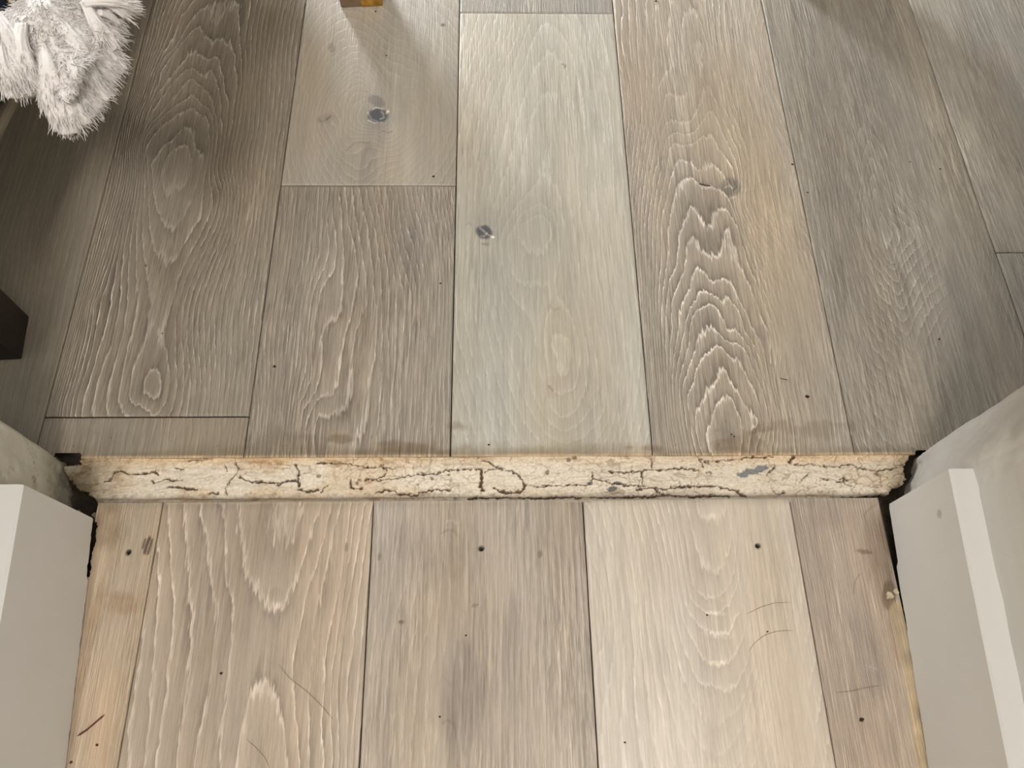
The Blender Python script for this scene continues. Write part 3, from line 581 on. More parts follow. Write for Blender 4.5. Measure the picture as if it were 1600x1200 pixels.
# dusty ground under the planks, rough
gx, gy = np.meshgrid(np.linspace(-1.1, 1.5, 261), np.linspace(-1.4, 3.2, 461), indexing='ij')
gz = -.016 + .008 * (fbm(gx * 60, gy * 60, 2, 3) - .5)
ii = np.arange(gx.size).reshape(gx.shape); q = np.stack([ii[:-1, :-1], ii[1:, :-1], ii[1:, 1:], ii[:-1, 1:]], -1).reshape(-1, 4)
o = quad_mesh('floor_base', np.c_[gx.ravel(), gy.ravel(), gz.ravel()], q, DARK); tag(o, 'dark dusty ground showing in the gaps at both ends of the strip', kind='structure')

# ---------------------------------------------------------------- bare strip between the two floors
def build_strip():
    xs = np.arange(-.292, .512, .00065); ys = np.arange(YB - .0035, YT + .0012, .00065)
    X, Y = np.meshgrid(xs, ys, indexing='ij'); x, y = X.ravel(), Y.ravel()
    p = projn(np.c_[x, y, np.zeros(len(x))]); px, py = p[:, 0], p[:, 1]
    px = px + (fbm(x * 500, y * 500, 1, 3) - .5) * 5; pyj = py + (fbm(x * 350, y * 500, 5, 3) - .5) * 7
    CR = [ (0,640,3.2,2.5,[(515,352),(550,345),(565,310),(600,305),(640,318),(700,318),(770,305),(788,325)]), (0,640,3.2,1.8,[(750,345),(760,368),(800,350),(825,340),(870,350),(905,350)]),
      (0,640,3.2,2.5,[(870,380),(920,390),(985,397)]), (0,640,3.2,1.3,[(1130,420),(1120,390),(1140,355),(1180,310),(1190,290),(1170,260)]), (0,640,3.2,2.0,[(1190,330),(1230,352),(1300,358),(1380,360),(1440,350),(1475,350)]),
      (0,640,3.2,1.5,[(830,385),(870,382)]), (0,640,3.2,2.2,[(1040,410),(1085,410)]), (0,640,3.2,1.4,[(870,290),(910,292)]), (0,640,3.2,1.6,[(1115,270),(1135,300)]), (0,640,3.2,1.2,[(920,245),(1025,245),(1030,230)]),
      (400,640,3.2,2.8,[(195,270),(210,300),(205,350),(212,378)]), (400,640,3.2,1.8,[(0,350),(60,360),(110,368),(150,355),(190,350)]), (400,640,3.2,3,[(210,395),(250,405),(305,398)]), (400,640,3.2,1.6,[(320,410),(335,385),(355,372)]),
      (400,640,3.2,1.4,[(300,262),(380,265),(470,270),(560,285),(630,280),(652,300),(640,325),(600,345),(540,345)]), (400,640,3.2,2,[(470,350),(470,385),(530,392)]), (400,640,3.2,2,[(600,410),(640,400),(690,400),(702,408)]),
      (400,640,3.2,1.6,[(600,352),(660,345),(750,325),(830,315),(900,315),(960,298),(1040,295),(1130,295)]), (400,640,3.2,2,[(1130,250),(1165,255),(1190,275),(1220,290),(1270,300),(1310,320),(1330,345),(1345,380),(1320,415)]), (400,640,3.2,1.4,[(1220,290),(1170,298),(1140,310)]),
      (400,640,3.2,3.6,[(1125,300),(1130,340),(1120,380),(1135,400)]), (400,640,3.2,3.2,[(1190,385),(1220,403),(1265,410),(1310,410)]), (400,640,3.2,2.6,[(700,420),(760,422),(810,420)]), (400,640,3.2,2.2,[(810,408),(860,402),(900,393),(970,396)]),
      (400,640,3.2,2.2,[(1060,442),(1150,438),(1290,435),(1440,438),(1600,432)]), (400,640,3.2,1.3,[(1345,370),(1400,380),(1500,378),(1600,370)]), (400,640,3.2,1.4,[(620,270),(645,285),(690,290)]),
      (800,640,3.75,1.8,[(0,480),(60,470),(75,450)]), (800,640,3.75,2.2,[(70,512),(200,515),(330,512),(400,510)]), (800,640,3.75,2.4,[(460,510),(660,508),(830,505),(900,495),(1060,505),(1220,500)]), (800,640,3.75,1.3,[(130,445),(200,440),(300,440),(380,430),(440,435)]),
      (800,640,3.75,1.6,[(440,440),(470,410),(480,380),(475,360)]), (800,640,3.75,2,[(480,395),(530,405),(590,425),(640,430),(700,440),(780,440)]), (800,640,3.75,2,[(570,350),(590,358),(640,360),(750,352),(830,345),(900,345),(960,335),(1040,340),(1100,350)]),
      (800,640,3.75,2.6,[(765,350),(765,380)]), (800,640,3.75,1.4,[(820,285),(822,345)]), (800,640,3.75,2.6,[(730,460),(830,455),(900,458),(980,450),(1080,438),(1180,440),(1270,455),(1330,470),(1345,495),(1375,505)]), (800,640,3.75,1.5,[(840,460),(870,485),(920,500)]), (800,640,3.75,1.4,[(800,515),(840,485),(870,478)]),
      (800,640,3.75,1.8,[(1095,270),(1110,300),(1130,335)]), (800,640,3.75,1.3,[(1110,290),(1180,298),(1300,288),(1400,280),(1500,275)]), (800,640,3.75,1.3,[(765,380),(770,430),(785,445)]),
      (1100,560,3,2.2,[(60,595),(130,610),(180,630),(200,640)]), (1100,560,3,2.2,[(0,640),(60,642),(120,640)]), (1100,560,3,1.2,[(180,462),(330,455)]), (1100,560,3,4,[(430,455),(408,478)]),
      (1100,560,3,1.5,[(430,490),(520,490),(580,500),(650,500),(700,490),(740,510),(800,520),(880,515),(940,490)]), (1100,560,3,2.2,[(330,620),(350,635),(380,625)]), (1100,560,3,1.6,[(655,555),(670,580),(700,595)]), (1100,560,3,1.2,[(640,560),(700,562),(730,590)]), (1100,560,3,1.2,[(820,530),(830,560),(835,600)]), (1100,560,3,1.4,[(550,555),(600,560),(650,575)]),
      (1100,560,3,1.8,[(300,540),(340,500),(335,495)]), (1100,560,3,1.2,[(455,575),(475,550),(500,530)]) ]
    crack = np.zeros(len(x)); jn = .55 + .9 * fbm(x * 260, y * 260, 7, 3)
    for ox, oy, sc, wd, pts in CR:
        pts = C(ox, oy, sc, pts); pa = np.array(pts)
        m = (px > pa[:, 0].min() - 12) & (px < pa[:, 0].max() + 12) & (pyj > pa[:, 1].min() - 12) & (pyj < pa[:, 1].max() + 12)
        d = seg_dist(px[m], pyj[m], pts); hw = wd * .62 * jn[m]
        crack[m] = np.maximum(crack[m], 1 - sstep(hw * .55, hw * 1.25, d))
    # hairline craze from a cell pattern between the traced cracks
    cr = np.random.RandomState(4); cells = np.c_[cr.uniform(-.29, .51, 330), cr.uniform(YB - .004, YT + .002, 330)]
    wx = x + (fbm(x * 120, y * 120, 11, 3) - .5) * .012; wy = y + (fbm(x * 120, y * 120, 13, 3) - .5) * .012
    d1 = np.full(len(x), 9.); d2 = np.full(len(x), 9.)
    for cx_, cy_ in cells:
        m = np.abs(wx - cx_) < .022
        dd = np.hypot((wx[m] - cx_) * .6, wy[m] - cy_); a1 = d1[m]; a2 = d2[m]
        d2[m] = np.minimum(a2, np.maximum(a1, dd)); d1[m] = np.minimum(a1, dd)
    hl = (1 - sstep(.0001, .0007, d2 - d1)) * sstep(.38, .52, fbm(x * 18, y * 40, 15, 3))
    # chips down to the grey undercoat
    chip = np.zeros(len(x))
    for ox, oy, sc, bx, by, rx, ry, tr in ((800,640,3.75,1160,362,22,9,0), (800,640,3.75,1360,372,42,13,-4), (800,640,3.75,1450,352,62,14,-22), (800,640,3.75,585,455,34,13,-12), (800,640,3.75,460,425,15,13,0), (800,640,3.75,625,426,28,6,5), (1100,560,3,215,525,30,12,-10), (1100,560,3,270,508,36,10,-12), (400,640,3.2,178,352,16,9,-10), (400,640,3.2,1000,438,14,6,0)):
        bx = ox + bx / sc; by = oy + by / sc; rx /= sc; ry /= sc; th = math.radians(tr)
        dx, dy = px - bx, pyj - by; r = np.hypot((dx * math.cos(th) + dy * math.sin(th)) / rx, (-dx * math.sin(th) + dy * math.cos(th)) / ry)
        chip = np.maximum(chip, 1 - sstep(.92, 1.1, r))
    ridge = fbm(x * 35, y * 160, 2, 4); fine = fbm(x * 300, y * 400, 9, 4)
    pl = fbm(x * 22 + 5, y * 70, 12, 3); plate = (np.floor(pl * 9) / 9)           # overlapping skims of filler
    z = -.0022 + .0024 * (ridge - .5) + .0034 * (plate - .5) + .0008 * (fine - .5)
    # fold of plaster at the middle left
    for pts, hw, hh in ((C(400,640,3.2,[(320,275),(420,290),(520,300),(620,300)]), 8, .0016), (C(400,640,3.2,[(720,300),(850,300),(1000,285),(1110,282)]), 6, .0010), (C(800,640,3.75,[(100,480),(400,490),(700,490)]), 6, .0008), (C(1100,560,3,[(380,600),(500,610),(640,600)]), 6, .001)):
        d = seg_dist(px, pyj, pts); z += hh * (1 - sstep(hw * .3, hw, d))
    z -= .0034 * crack + .0006 * hl + .0007 * chip
    e_ = (y - YB) / (YT - YB)
    z += .0022 * (1 - sstep(-.12, .10, e_))                                        # feathered over the hall planks
    base = lin((238, 226, 206))[None] * np.ones((len(x), 1))
    t1 = sstep(.42, .66, fbm(x * 30, y * 60, 17, 4))
    tan = t1 * (1 - .75 * sstep(700, 900, px) * (1 - sstep(1290, 1400, px)))
    c = mult(base, .7 * tan, (.86, .77, .66))
    top = sstep(.70, .98, e_ + .25 * (fine - .5))
    c = mult(c, top * (.35 + .5 * sstep(1080, 1200, px) + .4 * (1 - sstep(420, 620, px))), (.95, .80, .62))
    c = mult(c, sstep(.55, .75, fine) * .35, (.80, .72, .60))
    c = mult(c, sstep(.60, .74, fbm(x * 110, y * 160, 20, 4)) * .7 * tan, (.62, .48, .36))
    dot = (vnoise(x * 420, y * 420, 3) > .93) * sstep(.4, .7, fbm(x * 30, y * 60, 4, 2)); c = mult(c, dot * .75, (.45, .34, .25))
    c = c * (1 - chip[:, None]) + chip[:, None] * lin((140, 140, 138))
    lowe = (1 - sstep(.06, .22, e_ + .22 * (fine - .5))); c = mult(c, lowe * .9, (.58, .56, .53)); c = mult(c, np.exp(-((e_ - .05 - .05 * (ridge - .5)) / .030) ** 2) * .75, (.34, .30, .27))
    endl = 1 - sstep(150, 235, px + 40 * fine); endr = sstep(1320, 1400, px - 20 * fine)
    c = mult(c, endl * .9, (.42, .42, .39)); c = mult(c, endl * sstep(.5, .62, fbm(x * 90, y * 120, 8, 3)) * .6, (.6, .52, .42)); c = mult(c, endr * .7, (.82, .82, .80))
    c = mult(c, hl * .6, (.45, .38, .32)); c = mult(c, crack * .97, (.14, .09, .06))
    for sx_, sy_, r_ in ((557,752,3),(674,745,3),(652,755,2),(635,760,2),(889,718,4),(898,713,4),(855,737,3),(1108,722,2),(700,741,2),(497,742,4),(1388,745,2),(560,748,3)):
        d = np.hypot(px - sx_, pyj - sy_); k_ = 1 - sstep(r_ * .6, r_ * 1.2, d); c = mult(c, k_ * .85, (.30, .22, .16)); z -= .0008 * k_
    # outline: ragged ends
    el = [(128,708),(124,724),(114,728),(100,724),(98,736),(108,750),(116,762),(134,768),(146,777),(152,784),(200,786),(1240,784),(1392,770),(1394,762),(1412,756),(1416,748),(1414,728),(1422,712),(1438,700),(1438,690),(128,690)]
    inside = in_poly(px + (fine - .5) * 6, pyj, el)
    for h in ([(1433,708),(1446,700),(1436,730),(1429,748),(1418,752),(1415,727),(1422,714)],):
        inside &= ~in_poly(px, pyj, h)
    # end section also rises on to the corner of the hall planks
    ii = np.arange(len(x)).reshape(X.shape); q = np.stack([ii[:-1, :-1], ii[1:, :-1], ii[1:, 1:], ii[:-1, 1:]], -1).reshape(-1, 4)
    q = q[inside[q].all(1)]
    # solid body: copy the sheet 10 mm lower and close the rim
    used = np.unique(q); rm = -np.ones(len(x), int); rm[used] = np.arange(len(used)); q = rm[q]
    V = np.c_[x, y, z][used]; c = c[used]; n = len(V)
    ed = np.concatenate([q[:, [0, 1]], q[:, [1, 2]], q[:, [2, 3]], q[:, [3, 0]]])
    key = ed[:, 0].astype(np.int64) * (n + 1) + ed[:, 1]; rev = ed[:, 1].astype(np.int64) * (n + 1) + ed[:, 0]
    be = ed[~np.isin(key, rev)]
    V2 = V.copy(); V2[:, 2] = -.014
    Q = np.concatenate([q, q[:, ::-1] + n, np.stack([be[:, 1], be[:, 0], be[:, 0] + n, be[:, 1] + n], 1)])
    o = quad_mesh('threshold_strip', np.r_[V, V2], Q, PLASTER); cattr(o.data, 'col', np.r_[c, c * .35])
    tag(o, 'cracked cream painted strip with chips and filler crossing the doorway between the two plank floors', 'threshold')
build_strip()

# ---------------------------------------------------------------- walls and skirting boards
def wall(name, side, corner, near, slope, label):
    """corner: x at the far end on the strip; near: x where the skirting board ends"""
    ys = np.r_[np.linspace(YT, .17, 60), np.linspace(.165, -1.4, 60)]; zs = np.r_[np.linspace(-.012, .30, 150), np.linspace(.32, 2.4, 30)]
    Yg, Zg = np.meshgrid(ys, zs, indexing='ij')
    t = sstep(.19, YT, Yg); xg = near + (corner - near) * t + slope * np.minimum(0, Yg - .175)
    r = np.maximum(0, Yg - (YT - .006)) / .006; xg = xg + side * .006 * (1 - np.sqrt(np.maximum(0, 1 - r * r * .9)))
    xg = xg + side * (.004 * (fbm(Yg * 25 + 3, Zg * 25, 4 if side > 0 else 8, 3) - .5) + .0012 * (fbm(Yg * 140, Zg * 140, 6, 3) - .5))
    rag = sstep(.03, 0, Zg) * fbm(Yg * 160, Zg * 160, 10, 3); xg = xg + side * .006 * rag * (Yg > .17)
    nb = 40; V = [np.c_[xg.ravel(), Yg.ravel(), Zg.ravel()]]
    ii = np.arange(xg.size).reshape(xg.shape); q = np.stack([ii[:-1, :-1], ii[:-1, 1:], ii[1:, 1:], ii[1:, :-1]], -1).reshape(-1, 4)
    # far face of the wall, towards the room
    xo = side * 1.6 + .1; n0 = xg.size; far = np.c_[np.full(len(zs), xo), np.full(len(zs), YT), zs]; V.append(far)
    i = np.arange(len(zs) - 1); q2 = np.stack([ii[0, i], n0 + i, n0 + i + 1, ii[0, i + 1]], 1)
    if side > 0: q = q; q2 = q2
    Vv = np.concatenate(V); o = quad_mesh(name, Vv, np.concatenate([q, q2]), WALL)
    y_, z_ = Vv[:, 1], Vv[:, 2]; n = fbm(y_ * 40, z_ * 40, 12, 4); n2 = fbm(y_ * 110, z_ * 110, 14, 4)
    c = lin((214, 211, 198) if side < 0 else (216, 213, 206))[None] * np.ones((len(Vv), 1))
    c = mult(c, (.5 if side < 0 else .2) * sstep(.45, .7, n), (.90, .88, .84))
    dirt = (1 - sstep(.0, .05, z_ + .03 * (n - .5))) * (y_ > .12)
    c = mult(c, dirt * (.75 if side < 0 else .35) * (.4 + n2), (.60, .54, .46))
    c = mult(c, sstep(.64, .74, n2) * (z_ < .12) * (.5 if side < 0 else .06), (.6, .55, .48))
    d = np.abs(z_ - .035 - .02 * (n - .5) * 3 - (y_ - .2) * .8); 
    if side < 0: c = mult(c, (1 - sstep(.0004, .0014, d)) * (n2 > .45) * .6, (.4, .34, .28))
    cattr(o.data, 'col', c); tag(o, label, kind='structure')
HS = .108
lb = [unp(150, 812)[:2], unp(103, 1200)[:2]]; lt = [unp(35.5, 757, HS)[:2], unp(1, 868, HS)[:2]]
rb = [unp(1385.5, 792)[:2], unp(1450, 1200)[:2]]; rt = [unp(1483, 730, HS)[:2], unp(1600, 1165, HS)[:2]]
wall('wall_left', -1, -.2880, -.2790, (lb[1][0] - lb[0][0]) / (lb[1][1] - lb[0][1]), 'dirty off-white plaster wall end left of the doorway strip')
wall('wall_right', 1, .5045, .4860, (rb[1][0] - rb[0][0]) / (rb[1][1] - rb[0][1]), 'pale grey plaster wall end right of the doorway strip')

def skirt(name, pts_b, pts_t, yend, h, th, side, raised, label, marks):
    """pts_b: foot of the face at the end and at the near side; extended towards the hall"""
    (xa, ya), (xb, yb) = pts_b; (xta, yta), (xtb, ytb) = pts_t
    def fx(y): return xa + (xb - xa) * (y - ya) / (yb - ya)
    def ft(y): return xta + (xtb - xta) * (y - yta) / (ytb - yta)
    ys = np.r_[np.linspace(yend, -.06, 260), np.linspace(-.1, -1.4, 12)]
    prof = [('f', 0), ('f', .25), ('f', .5), ('f', .75), ('f', .985), ('t', .06), ('t', .5), ('t', 1), ('b', 0)]
    rows = []
    rr = np.random.RandomState(3)
    for iy, y in enumerate(ys):
        nz = fbm(np.array([y * 110.]), np.array([side * 5.]), 6, 3)[0] - .5
        gap = .0008 + (.0036 * float(sstep(raised - .004, raised + .001, np.array(y)))) + max(0, nz) * .004
        row = []
        for kd, tt in prof:
            if kd == 'f': z = gap + (h - gap) * tt; xx = fx(y) + (ft(y) - fx(y)) * tt
            elif kd == 't': z = h; xx = ft(y) + side * (.0006 + th * tt)
            else: z = gap; xx = ft(y) + side * th
            row.append((xx, y, z))
        rows.append(row)
    V = np.array(rows); n1, n2, _ = V.shape; V = V.reshape(-1, 3)
    ii = np.arange(n1 * n2).reshape(n1, n2); q = np.stack([ii[:-1, :-1], ii[:-1, 1:], ii[1:, 1:], ii[1:, :-1]], -1).reshape(-1, 4).tolist()
    q.append(ii[0, :].tolist()); q.append(ii[-1, ::-1].tolist())
    q += [[ii[i, -1], ii[i, 0], ii[i + 1, 0], ii[i + 1, -1]] for i in range(n1 - 1)]
    o = link_mesh(name, V, q, marks, smooth=False); tag(o, label, kind='structure'); return o

def skirt_mat(name, spots, cr):
    def f(nt, b, N):
        L = nt.links.new; tc = N('ShaderNodeTexCoord'); n = N('ShaderNodeTexNoise'); n.inputs['Scale'].default_value = 14; n.inputs['Detail'].default_value = 6
        L(tc.outputs['Object'], n.inputs['Vector']); r = N('ShaderNodeValToRGB'); L(n.outputs['Fac'], r.inputs['Fac'])
        c = lin(cr); r.color_ramp.elements[0].color = (*(c * .93), 1); r.color_ramp.elements[1].color = (*(c * 1.03), 1)
        cur = r.outputs['Color']
        for (x, y, z), rad, col in spots:          # nail heads, dents and rust spots in the paint
            vs = N('ShaderNodeVectorMath', operation='DISTANCE'); L(tc.outputs['Object'], vs.inputs[0]); vs.inputs[1].default_value = (x, y, z)
            mr = N('ShaderNodeMapRange'); L(vs.outputs['Value'], mr.inputs['Value']); mr.inputs['From Min'].default_value = rad * .6; mr.inputs['From Max'].default_value = rad
            mr.inputs['To Min'].default_value = 1; mr.inputs['To Max'].default_value = 0
            mx = N('ShaderNodeMix', data_type='RGBA'); L(mr.outputs[0], mx.inputs[0]); L(cur, mx.inputs[6]); mx.inputs[7].default_value = (*lin(col), 1); cur = mx.outputs[2]
        L(cur, b.inputs['Base Color']); b.inputs['Roughness'].default_value = .42
        n2 = N('ShaderNodeTexNoise'); n2.inputs['Scale'].default_value = 90; n2.inputs['Detail'].default_value = 4; mp = N('ShaderNodeMapping'); mp.inputs['Scale'].default_value = (1, .25, 1)
        L(tc.outputs['Object'], mp.inputs['Vector']); L(mp.outputs[0], n2.inputs['Vector'])
        bp = N('ShaderNodeBump'); bp.inputs['Strength'].default_value = .18; bp.inputs['Distance'].default_value = .001; L(n2.outputs['Fac'], bp.inputs['Height']); L(bp.outputs[0], b.inputs['Normal'])
    return mat(name, f)
def ray_x(u, v, x):                                   # point of the sight line through a pixel on a plane of constant x
    d = R @ np.array([(u - 800) / F, -(v - 600) / F, -1.0]); t = (x - CP[0]) / d[0]; return tuple(CP + t * d)
lt = [lt[0], (lt[0][0] + (lb[1][0] - lb[0][0]) * .9, lt[0][1] + (lb[1][1] - lb[0][1]))]
rt = [rt[0], (rt[0][0] + (rb[1][0] - rb[0][0]) * .9, rt[0][1] + (rb[1][1] - rb[0][1]))]
LM = skirt_mat('skirting_paint_left', [(ray_x(34, 862, -.252), .0042, (70, 66, 60)), (ray_x(108, 920, -.249), .004, (236, 234, 228)), (ray_x(15, 905, -.25), .003, (220, 218, 210))], (220, 218, 213))
RM = skirt_mat('skirting_paint_right', [(ray_x(1509, 932, .468), .0016, (110, 70, 45)), (ray_x(1470, 803, .466), .0045, (190, 184, 172))], (222, 220, 215))
skirt('baseboard_left', lb, lt, (lb[0][1] + lt[0][1]) / 2, HS, .028, -1, y_at(139, 902), 'grey-white gloss skirting board on the left wall with a nail dent', LM)
skirt('baseboard_right', rb, rt, (rb[0][1] + rt[0][1]) / 2, HS, .0215, 1, y_at(1405, 880), 'white-topped gloss skirting board on the right wall', RM)

# ---------------------------------------------------------------- armchair at the left
def prism(poly_b, z0, poly_t, z1):
    n = len(poly_b); V = [(x, y, z0) for x, y in poly_b] + [(x, y, z1) for x, y in poly_t]
    return V, [tuple(range(n))[::-1], tuple(range(n, 2 * n))] + [(i, (i + 1) % n, n + (i + 1) % n, n + i) for i in range(n)]
def bevel(o, w_, s_=2):
    m = o.modifiers.new('b', 'BEVEL'); m.width = w_; m.segments = s_; m.limit_method = 'ANGLE'; return o
r0 = unp(35, 158, .15)[:2]; r1 = unp(0, 226, .15)[:2]; dr = (r1 - r0) / np.linalg.norm(r1 - r0); nr = np.array([dr[1], -dr[0]])
if nr[0] > 0: nr = -nr                                 # points away from the doorway
pa = r0 - dr * .26; pb = r0 + dr * .20; pc = pb + nr * .42; pd = pa + nr * .42
chair = empty('armchair', (float(pb[0]), float(pb[1]), 0)); tag(chair, 'armchair with navy seat, taupe rail and black leg, under the cream throw', 'chair')
def leg_poly(cx, cy, s_, off=(0, 0)): return [(cx + off[0] + a_ * s_, cy + off[1] + b_ * s_) for a_, b_ in ((-1, -1), (1, -1), (1, 1), (-1, 1))]
L0 = unp(35, 562)[:2]; L1_ = unp(47, 495)[:2]
bl_ = [(L0[0] - .055, L0[1] - .003), (L0[0], L0[1]), (L1_[0], L1_[1]), (L1_[0] - .055, L1_[1] + .003)]
cxl, cyl = np.mean([p_[0] for p_ in bl_]), np.mean([p_[1] for p_ in bl_])
tl_ = [((x - cxl) * 1.25 + cxl - .012, (y - cyl) * 1.25 + cyl + .006) for x, y in bl_]
V_, F_ = prism(bl_, 0, tl_, .16); bevel(link_mesh('leg', V_, F_, BLACKWOOD, chair), .002)
V_, F_ = prism(leg_poly(*(pa + nr * .16 + dr * .04), .022), 0, leg_poly(*(pa + nr * .16 + dr * .04), .028), .149); bevel(link_mesh('leg', V_, F_, BLACKWOOD, chair), .002)
V_, F_ = prism([pa, pb, pc, pd], .15, [pa, pb, pc, pd], .159); bevel(link_mesh('seat_rail', V_, F_, RAIL, chair), .003)
def ins(p_, k_): c_ = (pa + pc) / 2; return c_ + (np.array(p_) - c_) * k_
V_, F_ = prism([ins(p_, .995) for p_ in (pa, pb, pc, pd)], .1595, [ins(p_, .975) for p_ in (pa, pb, pc, pd)], .36); bevel(link_mesh('seat', V_, F_, NAVY, chair), .02, 4)
bp_ = [pd + (pa - pd) * .0, pd + (pa - pd) * .2, pc + (pb - pc) * .2, pc]
V_, F_ = prism(bp_, .361, [p_ + nr * .05 for p_ in bp_], .75); bevel(link_mesh('backrest', V_, F_, NAVY, chair), .02, 4)

# ---------------------------------------------------------------- fringed throw
def strands(roots, dirs, lens, rad, curl=.25, seg=5, seed=0, droop=0.0):
    """tapered strands: each a three-sided tube"""
    rr = np.random.RandomState(seed); V = []; Q = []; b0 = 0
    for p_, d_, L_ in zip(roots, dirs, lens):
        d_ = np.array(d_, float); d_ /= np.linalg.norm(d_); s1 = np.cross(d_, rr.randn(3)); s1 /= np.linalg.norm(s1); s2 = np.cross(d_, s1)
        bend = rr.randn(2) * curl; wv = rr.rand() * 6; r_ = rad * (.7 + .6 * rr.rand())
        for i in range(seg + 1):
            t = i / seg; cpt = p_ + d_ * L_ * t + (s1 * bend[0] + s2 * bend[1]) * L_ * t * t + s1 * .05 * L_ * math.sin(wv + 7 * t) * t
            cpt = cpt + np.array([0, 0, -droop * L_ * t * t]); cpt[2] = max(cpt[2], .0025)
            rt_ = r_ * (1 - .75 * t ** 2)
            for a_ in range(3):
                an = a_ * 2.0944; V.append(cpt + (s1 * math.cos(an) + s2 * math.sin(an)) * rt_)
        for i in range(seg):
            for a_ in range(3):
                x0 = b0 + i * 3 + a_; x1 = b0 + i * 3 + (a_ + 1) % 3; Q.append((x0, x1, x1 + 3, x0 + 3))
        b0 += 3 * (seg + 1)
    return np.array(V), Q
def build_throw():
    ZB = .305
    hem = [(300,-190),(215,-70),(176,-12),(168,15),(164,48),(154,72),(143,98),(132,122),(112,146),(90,156),(76,128),(64,102),(54,90),(42,100),(22,108),(-5,108)]
    pw = [tuple(unp(x, y, ZB)[:2]) for x, y in hem] + [(-.37, .35), (-.55, .33), (-.56, .50), (-.37, .48)] + [tuple(unp(x, y, ZB)[:2]) for x, y in ((-15,22),(8,12),(24,-4),(40,-60),(60,-190),(180,-260))]
    st = .0022; xs = np.arange(-.57, .05, st); ys = np.arange(.30, .72, st); X, Y = np.meshgrid(xs, ys, indexing='ij'); x, y = X.ravel(), Y.ravel()
    ins_ = in_poly(x + (fbm(x * 90, y * 90, 3, 2) - .5) * .004, y, pw)
    dh = seg_dist(x, y, pw + [pw[0]])
    z = ZB + .074 * sstep(-.235, -.325, x) + .012 * sstep(0, .04, dh) * sstep(-.31, -.23, x)
    k_ = sstep(-.31, -.22, x)
    z += k_ * ((vnoise(x * 38 + y * 12, y * 26, 3) - .5) * .013 + (vnoise((x + .5 * y) * 95, y * 50, 6) - .5) * .0045 + (fbm(x * 400, y * 400, 9, 3) - .5) * .0012) + (1 - k_) * .0015 * vnoise(x * 60, y * 60, 2)
    ii = np.arange(x.size).reshape(X.shape); q = np.stack([ii[:-1, :-1], ii[1:, :-1], ii[1:, 1:], ii[:-1, 1:]], -1).reshape(-1, 4); q = q[ins_[q].all(1)]
    used = np.unique(q); rm = -np.ones(x.size, int); rm[used] = np.arange(len(used)); V = np.c_[x, y, z][used]; q = rm[q]
    P0 = np.array(unp(90, 60, ZB)); root = empty('throw_blanket', (float(P0[0]), float(P0[1]), .2))
    tag(root, 'fluffy cream throw with ragged tassels hanging over the armchair at the top left', 'throw')
    body = link_mesh('blanket_cloth', V, q, FLEECE, root, smooth=True)
    m = body.modifiers.new('s', 'SOLIDIFY'); m.thickness = .005; m.offset = -1
    rr = np.random.RandomState(6); gz_ = np.gradient(z.reshape(X.shape), st); nn = np.stack([-gz_[0].ravel(), -gz_[1].ravel(), np.ones(x.size)], 1)[used]; nn /= np.linalg.norm(nn, axis=1)[:, None]
    cand = np.where(V[:, 0] > -.30)[0]; ids = rr.choice(cand, 12000); cen = np.array(unp(60, -40, ZB))
    out = V[ids] - cen; out[:, 2] = 0; out /= np.linalg.norm(out, axis=1)[:, None]
    cl = np.stack([fbm(V[ids, 0] * 80, V[ids, 1] * 80, s_, 2) - .5 for s_ in (1, 6, 12)], 1); cl[:, 2] = 0
    Vs, Qs = strands(V[ids] + rr.randn(12000, 3) * .0008 - nn[ids] * .0008, nn[ids] * .30 + out * .8 + cl * 1.3 + rr.randn(12000, 3) * .15, .004 + .004 * rr.rand(12000), .00036, .3, 3, 1)
    link_mesh('pile', Vs, Qs, FLEECE, root, smooth=True)['kind'] = 'stuff'
    rr = np.random.RandomState(5)
    # tassels: a clump of strands leaving the hem, each ending where the photo has a tip
    tips = [((160,-10),(192,5),.09),((166,2),(216,9),.08),((168,5),(204,22),.07),((165,25),(184,42),.06),((160,45),(184,60),.055),((155,62),(190,98),.035),((150,70),(194,110),.03),((148,85),(184,114),.03),((140,92),(178,128),.025),((135,110),(172,142),.02),((132,118),(168,156),.02),((120,130),(160,160),.015),
            ((115,135),(155,172),.015),((105,140),(140,188),.01),((108,130),(145,182),.012),((98,145),(134,200),.01),((92,150),(118,205),.01),((88,150),(102,212),.01),((84,140),(98,205),.015),((75,120),(90,185),.03),((70,105),(80,165),.05),((25,80),(58,142),.07),((20,90),(52,148),.07),((15,95),(40,152),.07),((5,95),(22,154),.08),((-5,85),(8,140),.09),((40,72),(56,128),.08),((125,60),(160,100),.055),((100,80),(130,120),.06), ((150,30),(180,78),.07), ((120,95),(150,140),.05), ((80,110),(120,178),.03), ((95,110),(125,165),.04), ((75,90),(92,170),.04), ((110,60),(142,105),.07), ((-20,60),(30,128),.09), ((0,50),(40,120),.09)]
    for ti, (a_, b_, zt) in enumerate(tips):
        zt = zt * .25 + .278; zr = zt + .012; pr = unp(a_[0], a_[1], zr); pt = unp(b_[0], b_[1], zt); d_ = pt - pr; Ld = np.linalg.norm(d_)
        pr = pr - d_ * .75 + np.array([0, 0, -.004]); d_ = pt - pr; Ld = np.linalg.norm(d_); dn = d_ / Ld
        s1 = np.cross(dn, (0, 0, 1.)); s1 /= np.linalg.norm(s1); s2 = np.cross(s1, dn); bend = rr.randn() * .05; nl = 22; ns = 28; wd = .0042 + .0016 * rr.rand()
        Vs = []; Qs = []; p0 = rr.rand() * 50
